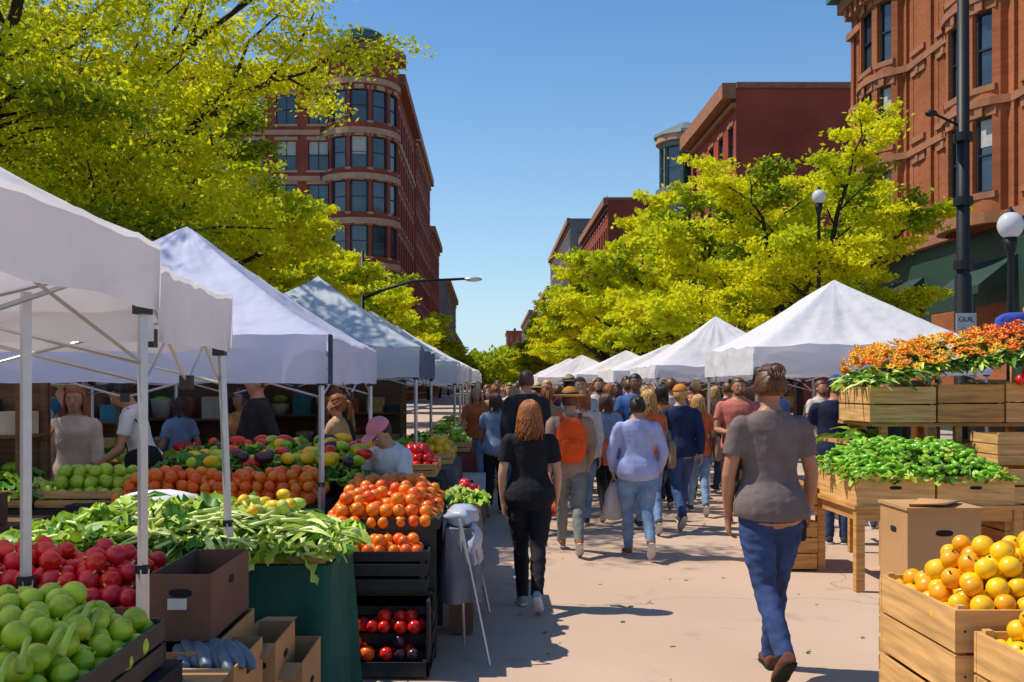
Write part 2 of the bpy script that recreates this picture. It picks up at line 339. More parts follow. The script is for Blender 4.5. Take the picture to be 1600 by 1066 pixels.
put('woman_in_blue_top',make_person(dict(h=1.55,shirt=fab((.36,.40,.64)),pants=JEANL,shoes=fab((.22,.09,.05)),hs='bun',hair=HK,sleeve='long',wide=1.18,fat=.015,fit=.02,hem=.84,armL=(4,16,26,8),armR=(4,18,26,8),legR=(-16,30,48),legL=(10,4,0),bag=fab((.5,.46,.42)),ad=2),.011),1.44,9.7,0)
put('man_in_navy_shirt',make_person(dict(h=1.66,male=1,shirt=NAVY,pants=fab((.05,.09,.22)),shoes=fab((.12,.05,.03)),hs='short',hair=HY,cap=fab((.55,.19,.03)),sleeve='long',tote=fab((.03,.03,.04)),ts=-1,**walkB,**armsV),.012),2.24,11.7,4)
put('man_in_plaid_shirt',make_person(dict(h=1.74,male=1,shirt=fab((.50,.15,.11)),pants=fab((.05,.03,.025)),shorts=1,shoes=fab((.1,.06,.04)),hs='beard',hair=HB,wide=1.1,fat=.03,skin=SKIN2,armR=(10,10,75,20),armL=(8,10,60,15),legL=(12,6,0),legR=(-8,16,14)),.012),2.98,11.9,176)
put('man_in_navy_polo',make_person(dict(h=1.75,male=1,shirt=fab((.012,.018,.05)),pants=JEAN,hs='short',hair=HK,cap=fab((.03,.06,.18)),skin=SKIN2,wide=1.1,armL=(20,12,40,5),armR=(25,12,40,5),hpitch=18),.012),3.66,10.5,-15)
put('stall_vendor',make_person(dict(h=1.58,male=1,shirt=WHT,pants=JEAN,hs='short',hair=HK,cap=fab((.70,.25,.30)),lean=24,hpitch=14,armL=(45,10,30,10),armR=(45,10,30,10),legL=(35,66,0),legR=(35,66,0)),.011),-.66,7.75,140)
put('woman_on_stool',make_person(dict(h=1.62,shirt=WHT,pants=fab((.26,.19,.12)),hs='bun',hair=HK,seat=1.0,lean=16,hpitch=22,legL=(72,62,10),legR=(60,52,10),armL=(30,8,40,5),armR=(38,10,30,5),skin=SKIN2,tote=BLKF,ts=-1),.011),-2.75,8.0,100)
CV=[dict(shirt=fab((.03,.03,.035)),pants=JEAN,hs='short',hair=HB,male=1,h=1.76,sleeve='long',**walkA,**armsW),
 dict(shirt=fab((.25,.32,.45)),pants=BLKF,hs='long',hair=HB,h=1.62,**walkB,**armsV),
 dict(shirt=fab((.55,.13,.04)),pants=JEANL,hs='wavy',hair=HY,h=1.60,tote=fab((.3,.2,.12)),**walkA,**armsW),
 dict(shirt=fab((.42,.26,.14)),pants=fab((.10,.08,.06)),hs='pony',hair=HR,h=1.63,sleeve='long',**walkB,**armsV),
 dict(shirt=fab((.05,.12,.34)),pants=fab((.2,.17,.13)),hs='short',hair=HK,male=1,h=1.78,shorts=1,skin=SKIN3,**walkA,**armsW),
 dict(shirt=fab((.52,.48,.44)),pants=JEAN,hs='beard',hair=HB,male=1,h=1.74,armL=(10,8,60,10),armR=(5,8,30,5),legL=(14,6,0),legR=(-12,22,24)),
 dict(shirt=fab((.65,.24,.06)),pants=BLKF,hs='long',hair=HK,h=1.64,skin=SKIN2,bag=fab((.4,.4,.38)),legL=(12,6,0),legR=(-12,22,24)),
 dict(shirt=fab((.14,.05,.05)),pants=JEAN,hs='short',hair=HK,male=1,h=1.75,hat=fab((.5,.38,.2)),sleeve='long',**walkB,**armsV),
 dict(shirt=fab((.55,.10,.08)),pants=fab((.3,.25,.18)),hs='short',hair=HY,male=1,h=1.72,pack=fab((.05,.06,.08)),**walkA,**armsW),
 dict(shirt=fab((.60,.50,.40)),pants=JEANL,hs='long',hair=HR,h=1.60,sleeve='long',tote=fab((.5,.12,.04)),**walkB,**armsV)]
CM=[make_person(d,.017) for d in CV]
placed=[(0,.42,11.4,0),(3,.74,12.8,3),(1,.08,12.9,-5),(5,1.22,13.4,178),(2,1.80,11.3,0),(3,1.75,14.6,0),(6,3.05,15.2,175),(4,3.95,14.0,170),(0,4.3,15.5,-30),(3,-1.52,9.9,80),(0,-2.2,9.4,120),(1,-3.3,10.6,60),(7,-3.9,9.2,100),(6,-4.4,12,70),(0,-5.2,10.8,20),(5,-3.0,13.5,160),(2,-.2,15.2,175),(6,.55,14.6,178),(5,2.6,14.3,10),
 (9,1.1,11.7,0),(2,2.7,12.9,-4),(1,3.5,13.3,-60),(8,.9,15.6,180),(9,1.6,16.2,0),(3,2.4,16.4,175),(0,-1.7,11.4,100),(9,-4.0,15,60),(8,-3.6,17.6,120),(2,-4.4,19,20),(4,-5.0,23,0),(3,-4.6,27,160),(5,5.0,15.0,200),(9,5.6,17,160),(2,4.6,19.4,30),
 (6,-2.6,10.4,150),(9,-3.5,8.4,190),(5,-4.6,9.9,200),(3,-1.9,12.3,180),(0,4.5,11.3,170),(6,5.3,12.6,150),(4,1.95,13.3,178),(0,1.35,14.9,0),(2,.35,13.6,2),(9,2.9,14.3,175),(3,.1,16.5,0),(0,2.15,15.3,0),(6,2.35,13.6,0),(1,1.45,12.4,0),(8,3.35,16.2,5),(9,.75,17.2,178)]
for i in range(165):
    y=15.5+52*(i/165)**1.35; x=rnd(-.45+.02*y,3.3-.01*y) if i%6 else rnd(3.3,4.6)
    placed.append((i*7%10,x,y+rnd(-.3,.3),rnd(-15,15)+(180 if rnd(0,1)<.4 else 0)))
for v,x,y,hd in placed: put('person',CM[v],x,y,hd,s=rnd(.95,1.04))
print('people',time.time()-T0)

# ------------------------------------------------------------ ground, road, sidewalks
def roadmat():
    m=mat('pavement_surface',(.52,.37,.27),.9,.08,.5,.25,120,bd=.006,detail=8,spec=.2); nt=m.node_tree;N=nt.nodes;L=nt.links;b=N['Principled BSDF']
    tc=[n for n in N if n.type=='TEX_COORD'][0]; src=b.inputs['Base Color'].links[0].from_socket
    n=N.new('ShaderNodeTexNoise'); n.inputs['Scale'].default_value=90; n.inputs['Detail'].default_value=3; L.new(tc.outputs['Object'],n.inputs['Vector'])
    mr=N.new('ShaderNodeMapRange'); mr.inputs[3].default_value=.82; mr.inputs[4].default_value=1.18; L.new(n.outputs['Fac'],mr.inputs[0])
    v=N.new('ShaderNodeTexVoronoi'); v.feature='DISTANCE_TO_EDGE'; v.inputs['Scale'].default_value=.22
    wn=N.new('ShaderNodeTexNoise'); wn.inputs['Scale'].default_value=1.5; wn.inputs['Detail'].default_value=6; L.new(tc.outputs['Object'],wn.inputs['Vector'])
    va=N.new('ShaderNodeVectorMath'); va.operation='MULTIPLY_ADD'; va.inputs[1].default_value=(.9,.9,.9); L.new(wn.outputs['Color'],va.inputs[0]); L.new(tc.outputs['Object'],va.inputs[2]); L.new(va.outputs[0],v.inputs['Vector'])
    m2=N.new('ShaderNodeMapRange'); m2.inputs[1].default_value=.0; m2.inputs[2].default_value=.0025; m2.inputs[3].default_value=.5; m2.inputs[4].default_value=1; L.new(v.outputs['Distance'],m2.inputs[0])
    st=N.new('ShaderNodeTexNoise'); st.inputs['Scale'].default_value=2.6; st.inputs['Detail'].default_value=5; L.new(tc.outputs['Object'],st.inputs['Vector'])
    m3=N.new('ShaderNodeMapRange'); m3.inputs[1].default_value=.60; m3.inputs[2].default_value=.72; m3.inputs[3].default_value=1; m3.inputs[4].default_value=.82; L.new(st.outputs['Fac'],m3.inputs[0])
    p=N.new('ShaderNodeMath'); p.operation='MULTIPLY'; L.new(mr.outputs[0],p.inputs[0]); L.new(m2.outputs[0],p.inputs[1])
    p2=N.new('ShaderNodeMath'); p2.operation='MULTIPLY'; L.new(p.outputs[0],p2.inputs[0]); L.new(m3.outputs[0],p2.inputs[1])
    sc2=N.new('ShaderNodeVectorMath'); sc2.operation='SCALE'; L.new(src,sc2.inputs[0]); L.new(p2.outputs[0],sc2.inputs['Scale']); L.new(sc2.outputs[0],b.inputs['Base Color'])
    return m
ROAD=roadmat(); WALK=mat('sidewalk_concrete',(.36,.31,.27),.9,.12,1,.2,60); GRD=mat('ground_soil',(.20,.18,.13),.95,.2,.1,.1,10)
b=MB(); b.box(-2500,2500,-300,4000,-.30,-.02,GRD); b.obj('ground')
b=MB(); b.box(-5.4,6.2,-30,600,-.018,0,ROAD); b.obj('road')
KS=mat('kerb_stone',(.42,.40,.37),.85)
for x0,x1,k in((-10.2,-5.4,0),(6.2,16.2,1)):
    b=MB(); b.box(x0,x1,-30,600,-.018,.13,WALK); kx=x1 if k==0 else x0
    b.box(kx-.002 if k==0 else kx-.15,kx+.15 if k==0 else kx+.002,-30,600,-.017,.135,KS); b.obj('sidewalk')

# ------------------------------------------------------------ buildings
def planar(o,u,n):
    o,u,n=map(np.array,(o,u,n)); return lambda a,v,d:o+u*a+np.array([0,0,1.])*v+n*d
def pbox(mb,P,u0,u1,v0,v1,d0,d1,m,n=1):
    for i in range(n):
        a=u0+(u1-u0)*i/n; c=u0+(u1-u0)*(i+1)/n
        V=[P(u,v,d) for d in(d0,d1) for v in(v0,v1) for u in(a,c)]
        mb.add(V,[(0,2,3,1),(4,5,7,6),(0,1,5,4),(2,6,7,3),(0,4,6,2),(1,3,7,5)],m)
def facade(W,P,U0,U1,V0,V1,wins,wall,trim,frame=GLF,extra=(),lint=True,dep=.22,sub=1,blinds=.25,fw=.07):
    wl,gl,tr=W.setdefault('walls',MB()),W.setdefault('windows',MB()),W.setdefault('trim',MB())
    rd=lambda x:round(x,4)
    us=sorted({rd(x) for x in [U0,U1]+[w[0] for w in wins]+[w[1] for w in wins]+list(extra) if U0-1e-4<=x<=U1+1e-4}); vs=sorted({rd(x) for x in [V0,V1]+[w[2] for w in wins]+[w[3] for w in wins]})
    V=[];F=[];ids={}
    def vid(i,j):
        if (i,j) not in ids: ids[(i,j)]=len(V); V.append(P(us[i],vs[j],0))
        return ids[(i,j)]
    for i in range(len(us)-1):
        uc=(us[i]+us[i+1])/2; ww=[w for w in wins if w[0]<uc<w[1]]
        for j in range(len(vs)-1):
            vc=(vs[j]+vs[j+1])/2
            if any(w[2]<vc<w[3] for w in ww): continue
            F.append((vid(i,j),vid(i+1,j),vid(i+1,j+1),vid(i,j+1)))
    wl.add(V,F,wall)
    for (a,c,v0,v1) in wins:
        q=lambda pts,mb,m:mb.add([P(*p) for p in pts],[(0,1,2,3)],m)
        q([(a,v0,0),(a,v1,0),(a,v1,-dep),(a,v0,-dep)],wl,wall); q([(c,v0,0),(c,v1,0),(c,v1,-dep),(c,v0,-dep)],wl,wall)
        q([(a,v1,0),(c,v1,0),(c,v1,-dep),(a,v1,-dep)],wl,trim); q([(a,v0,0),(c,v0,0),(c,v0,-dep),(a,v0,-dep)],wl,trim)
        q([(a,v0,-dep),(c,v0,-dep),(c,v1,-dep),(a,v1,-dep)],gl,GL)
        if rnd(0,1)<blinds:
            k=rnd(.25,.6); q([(a+fw,v1-fw-(v1-v0)*k,-dep+.01),(c-fw,v1-fw-(v1-v0)*k,-dep+.01),(c-fw,v1-fw,-dep+.01),(a+fw,v1-fw,-dep+.01)],gl,BLIND)
        f=fw
        pbox(gl,P,a,a+f,v0,v1,-dep+.002,-dep+.09,frame);pbox(gl,P,c-f,c,v0,v1,-dep+.002,-dep+.09,frame)
        pbox(gl,P,a+f,c-f,v0,v0+f,-dep+.002,-dep+.09,frame);pbox(gl,P,a+f,c-f,v1-f,v1,-dep+.002,-dep+.09,frame)
        vm=(v0+v1)/2; pbox(gl,P,a+f,c-f,vm-f*.4,vm+f*.4,-dep+.002,-dep+.07,frame)
        if c-a>1.6: um=(a+c)/2; pbox(gl,P,um-f*.4,um+f*.4,v0+f,v1-f,-dep+.003,-dep+.075,frame)
        pbox(tr,P,a-.12,c+.12,v0-.2,v0-.001,.002,.10,trim)
        if lint: pbox(tr,P,a-.12,c+.12,v1+.001,v1+.32,.002,.06,trim); pbox(tr,P,(a+c)/2-.12,(a+c)/2+.12,v1+.0,v1+.40,.061,.10,trim)
BR1=brick('brick_red',(.38,.085,.045),(.28,.06,.035),(.23,.085,.055)); BR2=brick('brick_terracotta',(.41,.135,.048),(.33,.10,.038),(.27,.11,.06))
BR3=brick('brick_plain_red',(.36,.07,.04),(.31,.06,.035),(.27,.07,.045)); STONE=mat('sandstone_trim',(.46,.27,.17),.85,.15,2,.2,30); STONE2=mat('brownstone_trim',(.31,.125,.06),.85,.2,2,.2,30)
COP=mat('copper_green',(.05,.14,.11),.6,.2,1.5,.1,20); ROOF=mat('roof_dark',(.06,.05,.05),.9); GREYB=brick('brick_grey',(.24,.21,.20),(.19,.17,.165),(.14,.12,.12)); GRN=mat('storefront_green',(.02,.05,.035),.5)
TUR=mat('turret_cladding',(.13,.17,.16),.6,.2,1.5,.1,20)
rows=[1.2,5.5,9.6,13.7,17.8,21.9,26.2]
def wl(cols,rows,w,h): return [(c-w/2,c+w/2,r,r+h) for c in cols for r in rows]
W={}
P=planar((-42,93,0),(1,0,0),(0,-1,0)); facade(W,P,0,26.2,0,31.5,wl([2+3.0*i for i in range(9)],rows,1.9,2.8),BR1,STONE)
for v in(4.6,8.6,20.9,25.2,29.8): pbox(W['trim'],P,0,26.2,v,v+.45,.003,.16,STONE)
pbox(W['trim'],P,0,26.2,30.6,31.6,.003,.7,STONE2)
rr=3.6; cx,cy=-12.3,95.0
def PC(a,v,d): return np.array([cx+(rr+d)*math.sin(a),cy-(rr+d)*math.cos(a),v])
ex=[-1.75+3.5*i/28 for i in range(29)]
facade(W,PC,-1.75,1.75,0,33,[(c-.24,c+.24,r,r+2.9) for c in(-1.05,-.48,.09,.66,1.25) for r in rows],BR1,STONE,extra=ex,fw=.05)
for v in(4.4,8.4,12.6,16.7,20.8,25.0,29.6): pbox(W['trim'],PC,-1.75,1.75,v,v+.55,.004,.22,STONE,20)
pbox(W['trim'],PC,-1.75,1.75,32.2,33.2,.004,.75,STONE2,20)
W['roof']=MB(); W['roof'].tube([(cx,cy,31),(cx,cy,33.0)],3.5,ROOF,24); W['roof'].tube([(cx,cy+.5,33),(cx,cy+.5,34.4),(cx,cy+.5,34.5),(cx,cy+.5,35.3),(cx,cy+.5,35.8)],[1.9,1.9,2.15,2.1,1.2],COP,20,smooth=False)
W['roof'].box(-41.9,-9.2,93.3,117.9,31,31.3,ROOF)
P=planar((-8.95,96.5,0),(0,1,0),(1,0,0)); facade(W,P,0,21.5,0,31.8,wl([2+2.9*i for i in range(7)],rows,1.5,2.8),BR1,STONE)
for v in(4.6,8.6,25.2): pbox(W['trim'],P,0,21.5,v,v+.45,.003,.2,STONE)
pbox(W['trim'],P,0,21.5,31,32,.003,.8,STONE2)
group('brick_apartment_building',W,(-20,100,0))
def row_building(name,X,y0,y1,h,side,wall,trim,fl=3.9,ww=1.4,cor=.6,depth=14,front=True,step=2.8,corm=None):
    W={}; n=(1,0,0) if side<0 else (-1,0,0); P=planar((X,y0,0),(0,1,0),n); L=y1-y0; k=max(1,int(L/step)); cols=[L*(i+.5)/k for i in range(k)]
    rws=[1.0+fl*i for i in range(int((h-3)/fl)+1)]; facade(W,P,0,L,0,h,wl(cols,rws,ww,fl*.58),wall,trim)
    pbox(W['trim'],P,0,L,h-.9,h+.1,.003,cor,corm or trim); pbox(W['trim'],P,0,L,h-1.5,h-1.2,.003,cor*.35,trim); pbox(W['trim'],P,0,L,fl+.1,fl+.4,.003,.15,trim)
    x2=X-depth if side<0 else X+depth; a,c=min(X,x2),max(X,x2)
    P2=planar((a,y0,0),(1,0,0),(0,-1,0)); 
    if front=='win': facade(W,P2,0,depth,0,h,wl([2+3*i for i in range(int(depth/3))],rws,1.2,fl*.55),wall,trim)
    else: facade(W,P2,0,depth,0,h,[],wall,trim); pbox(W['trim'],P2,0,depth,h-.25,h+.12,.003,.12,trim)
    W['roof']=MB(); W['roof'].box(a+.05,c-.05,y0+.05,y1-.05,h-.6,h-.4,ROOF)
    for q in range(3): xx=rnd(a+2,c-2); yy=rnd(y0+2,max(y0+2.1,y1-2)); W['roof'].box(xx-.6,xx+.6,yy-.6,yy+.6,h-.4,h+1.3,wall)
    return group(name,W,((a+c)/2,(y0+y1)/2,0))
row_building('brick_building',-8.9,121,149,32.5,-1,BR1,STONE); row_building('brick_building',-8.8,151,174,26,-1,BR1,STONE2)
row_building('grey_building',-7.6,178,225,21,-1,GREYB,STONE2,front='win')
row_building('brick_building',-9.4,240,330,16,-1,BR3,STONE2)
row_building('brick_storefront',-10.2,5,60,4.4,-1,BR1,STONE2,fl=4.2,ww=2.2,cor=.3,step=3.2)
row_building('brick_building',16,64.6,79,21.3,1,BR3,STONE2,cor=.9,depth=20,corm=STONE2)
row_building('dark_roof_building',16,96,129,17.3,1,BR3,STONE2,corm=ROOF)
row_building('brick_building',15.6,131,168,26.5,1,BR3,STONE2)
row_building('grey_building',15,185,245,33,1,GREYB,STONE2,front='win')
row_building('grey_building',15,250,330,27,1,GREYB,STONE2,front='win')
row_building('grey_building',14,340,430,28,1,GREYB,STONE2,front='win'); row_building('brick_building',9,500,540,30,1,BR3,STONE2,front='win')
W={}
row_building('brick_building',16.6,79.5,95,18,1,BR1,STONE2)
def PT(a,v,d): return np.array([16.1+(2.1+d)*math.sin(a)*1.0,82-(2.1+d)*math.cos(a),v])
facade(W,PT,-2.9,1.4,0,22,[(c-.36,c+.36,r,r+3.2) for c in(-2.3,-1.5,-.7,.1,.9) for r in(5,9.5,14,18)],TUR,STONE,extra=[-2.9+4.3*i/18 for i in range(19)],lint=False,frame=COP)
for v in(8.7,13.1,17.3,21.6): pbox(W['trim'],PT,-2.9,1.4,v,v+.5,.004,.3,TUR if v<21 else STONE,16)
W['roof']=MB(); W['roof'].tube([(16.1,82,22.1),(16.1,82,22.4),(16.1,82,23.4)],[2.6,2.5,.4],TUR,10,smooth=False)
group('bay_turret_building',W,(16.3,82,0))
W={}
cen=[24.5,32.2,39.9]
def bow(u):
    d=0
    for c in cen:
        t=abs(u-c)/1.75
        if t<1: d=max(d,.95*math.sqrt(1-t*t*.92)-.27*0)
    return d
def PR(u,v,d): return np.array([16-(bow(u) if 6.6<v<17.2 else 0)-d,u,v])
def PR0(u,v,d): return np.array([16-d,u,v])
wins=[]
for r in(7.7,11.0,14.3):
    for c in cen:
        for o,wd in((-1.22,.62),(0,1.15),(1.22,.62)): wins.append((c+o-wd/2,c+o+wd/2,r,r+2.35))
    for c in(21.9,27.3,29.3,35.0,37.1,42.6): wins.append((c-.48,c+.48,r,r+2.35))
ex=[]
for c in cen: ex+=[c-1.76,c-1.7]+[c-1.75+3.5*i/14 for i in range(15)]+[c+1.7,c+1.76]
facade(W,PR,20,44,6.7,17.1,wins,BR2,STONE2,extra=ex)
facade(W,PR0,20,44,17.1,19.3,[],BR2,STONE2)
facade(W,PR0,20,44,.0,6.7,[(20.6+3.25*i,20.6+3.25*i+2.5,.8,4.3) for i in range(7)],GRN,GRN,frame=GRN,lint=False,blinds=.0)
for v,h_,d in((6.7,.35,.3),(10.35,.25,.14),(13.65,.25,.14),(16.9,.3,.25)):
    pbox(W['trim'],PR,20,44,v,v+h_,.004,d,STONE2,70)
for c in(21.0,22.75,26.4,30.3,34.0,36.0,38.1,41.7,43.6): pbox(W['trim'],PR0,c-.16,c+.16,7.06,16.88,.003,.12,BR2)
pbox(W['trim'],PR0,20,44.4,18.2,18.7,.004,.5,STONE2); pbox(W['trim'],PR0,20,44.5,18.71,19.4,.004,.95,COP)
for i in range(40): pbox(W['trim'],PR0,20.2+.6*i,20.4+.6*i,17.7,18.19,.004,.4,STONE2)
for u in wins:
    if u[2]>14: 
        c=(u[0]+u[1])/2; w_=(u[1]-u[0])/2
        for k in range(7):
            a0=math.pi*k/7;a1=math.pi*(k+1)/7
            V=[PR(c+math.cos(a)*q*w_,u[3]+.32+math.sin(a)*q*w_*.8,.09) for a in(a0,a1) for q in(1.0,1.35)]; W['trim'].add(V,[(0,1,3,2)],STONE2)
aw=W['awnings']=MB()
for i in(1,3,5,6):
    y0=20.4+3.25*i; aw.add([(16.0-.02,y0,5.7),(16-.02,y0+2.9,5.7),(14.8,y0+2.9,4.75),(14.8,y0,4.75),(14.8,y0+2.9,4.5),(14.8,y0,4.5)],[(0,1,2,3),(3,2,4,5)],GRN); aw.add([(15.98,y0,5.7),(14.8,y0,4.75),(15.98,y0,4.75)],[(0,1,2)],GRN)
W['side']=MB(); W['side'].box(16.02,34,20,44,0,19.1,BR2)
group('brick_building',W,(20,32,0))
print('bld',time.time()-T0)

# ------------------------------------------------------------ trees
BARK=mat('bark',(.035,.02,.012),.95,.3,8,.6,25)
LA=mat('leaf_sunlit_yellow_green',(.76,.73,.013),.7,.2,3,0,trans=.5,spec=.15); LB=mat('leaf_green',(.56,.61,.015),.7,.2,3,0,trans=.5,spec=.15); LC=mat('leaf_shaded_green',(.24,.32,.012),.7,.2,3,0,trans=.45,spec=.15)  # lighter and darker leaf colours paint sunlit and shaded clumps
def npmesh(name,V,Q,mi,mats):
    me=bpy.data.meshes.new(name); me.vertices.add(len(V)); me.vertices.foreach_set('co',V.ravel()); me.loops.add(Q.size); me.loops.foreach_set('vertex_index',Q.ravel().astype(np.int32))
    me.polygons.add(len(Q)); me.polygons.foreach_set('loop_start',np.arange(len(Q),dtype=np.int32)*4); 
    for m in mats: me.materials.append(m)
    me.polygons.foreach_set('material_index',mi.astype(np.int32)); me.update(calc_edges=True); me.validate(); return me
def leafquads(C,size,r,up=.5):
    n=len(C); a=r.normal(size=(n,3)); a/=np.linalg.norm(a,axis=1)[:,None]
    nn=r.normal(size=(n,3))*.6; nn[:,2]+=up; nn/=np.linalg.norm(nn,axis=1)[:,None]
    a=a-(a*nn).sum(1)[:,None]*nn; a/=np.linalg.norm(a,axis=1)[:,None]+1e-6; b_=np.cross(nn,a); s=(size*r.uniform(.6,1.3,n))[:,None]
    V=np.stack([C-a*s,C+b_*s*.55,C+a*s,C-b_*s*.55],1).reshape(-1,3); return V,np.arange(n*4).reshape(-1,4)
def tree_mesh(seed,H,Rc,th,nl,leaf,n1=9,n2=8,n3=6,r0=.15,big=False,pad=1.0):
    r=np.random.default_rng(seed); br=MB(); tw=[]
    tp=[np.array([r.normal()*.04*i,r.normal()*.04*i,th*i/4]) for i in range(5)]; br.tube(tp,[r0*1.35,r0*1.05,r0*.95,r0*.9,r0*.8],BARK,9)
    for i in range(n1):
        az=2*math.pi*(i+.5*r.random())/n1*1.0+(i//2)*.3; e=(i*.618)%1
        zf=.12+.88*e; rad=Rc*math.sqrt(max(.05,1-(zf*.92)**2))*r.uniform(.8,1.0); s=tp[4]-np.array([0,0,th*.25*(1-e)*r.random()])
        if big:
            cA=math.cos(az); rad*=1+.14*cA
            if zf<.42 and cA>.2: rad*=.70
            if .42<zf<.8: rad*=1.10
        end=np.array([math.cos(az)*rad,math.sin(az)*rad,th+(H-th)*zf]); mid=s*.45+end*.55+np.array([0,0,(H-th)*.10]); PP=[]
        for k in range(9):
            t=k/8; p=(1-t)**2*s+2*t*(1-t)*mid+t*t*end+r.normal(size=3)*.05*t*Rc/3; PP.append(p)
        br.tube(PP,[r0*.62*(1-t/8)**.8+.014 for t in range(9)],BARK,6)
        for j in range(n2):
            t=.25+.75*(j+.5)/n2; q=t*8; k=min(7,int(q)); p=PP[k]*(1-(q-k))+PP[k+1]*(q-k); dr=PP[min(8,k+1)]-PP[k]; dr/=np.linalg.norm(dr)
            sd=np.cross(dr,[0,0,1]); sd/=np.linalg.norm(sd)+1e-6; d=dr*.6+sd*(1 if j%2 else -1)*r.uniform(.6,1.1)+np.array([0,0,r.uniform(-.1,.35)]); d/=np.linalg.norm(d)
            L=Rc*r.uniform(.28,.46)*(1.1-.35*t); e2=p+d*L; m2=p+d*L*.5+r.normal(size=3)*.05*L+np.array([0,0,.06*L]); br.tube([p,m2,e2],[.034*r0/.15*(1.3-t)+.008,.020,.008],BARK,4)
            sh=r.choice([1,2,3],p=[.52,.32,.16])  # leaf tone per branch, painting lit and shaded clumps
            for k3 in range(n3):
                t3=.25+.75*k3/n3; p3=p*(1-t3)+e2*t3; d3=d*.5+r.normal(size=3)*np.array([.8,.8,.25]); d3/=np.linalg.norm(d3); tw.append((p3,p3+d3*L*.42,sh))
                if k3%2==0: br.tube([p3,p3+d3*L*.38],[.009,.004],BARK,3)
    A=np.array([t[0] for t in tw]);B_=np.array([t[1] for t in tw]); S=np.array([t[2] for t in tw])
    ix=r.integers(0,len(tw),nl); t=r.uniform(.2,1.15,nl)[:,None]; C=A[ix]*(1-t)+B_[ix]*t+r.normal(size=(nl,3))*np.array([.14,.14,.05])*pad*Rc/3.5
    V,Q=leafquads(C,leaf,r); mi=S[ix]; fl=r.random(nl)<.2; mi=np.where(fl,r.integers(1,3,nl),mi)
    bm=br.mesh('branches'); lm=npmesh('leaves',V,Q,mi-1,[LA,LB,LC]); return bm,lm
def put_tree(ms,x,y,s=1,rzz=0,sz=None,name='street_tree'):
    e=empty(name,(x,y,.1)); e.scale=(s,s,sz or s); e.rotation_euler=(0,0,rzz)
    for n,m in(('branches',ms[0]),('leaves',ms[1])):
        o=bpy.data.objects.new(n,m); sc.collection.objects.link(o); o.parent=e
    return e
t1=tree_mesh(3,10,5.3,2.9,140000,.047,n1=16,n2=12,n3=7,r0=.19,big=True,pad=.76)
t2=tree_mesh(5,7.4,3.7,2.2,86000,.064,n1=14,n2=9,r0=.13,pad=.9)
t3=tree_mesh(8,8.2,4.0,2.4,40000,.115,n1=13,n2=8)
put_tree(t1,-7.9,13,1,0)
put_tree(t2,-7.5,21.5,1.2,2.0,1.12); put_tree(t3,-7.0,31,.98,1,.88); put_tree(t3,-6.5,44,1.0,3,.92); 
put_tree(t2,7.1,23,1.0,.4,.98); put_tree(t3,7.3,34.5,1.0,4); put_tree(t3,7.3,46,1.1,5.2); put_tree(t3,7.5,59,1.15,2)
for i,y in enumerate((73,88,105,125,150,180)):
    put_tree(t3,7.6,y,1.15,i*1.3); put_tree(t3,-7.0,y-10,.95 if i<2 else 1.05,i*2.1+1)
r=np.random.default_rng(4); n=16000; C=np.stack([r.uniform(-22,24,n),r.uniform(285,330,n),r.uniform(0,1,n)],1)
hm=np.array([9+7*noise.noise(Vector((c[0]*.12,c[1]*.05,1.3))) +4*noise.noise(Vector((c[0]*.5,3.1,c[1]*.2))) for c in C]); C[:,2]=hm*(1-C[:,2]**2.2)+1
V,Q=leafquads(C,.8,r); o=bpy.data.objects.new('distant_trees',npmesh('distant_trees',V,Q,r.integers(1,3,n),[LA,LB,LC])); sc.collection.objects.link(o)
print('trees',time.time()-T0)

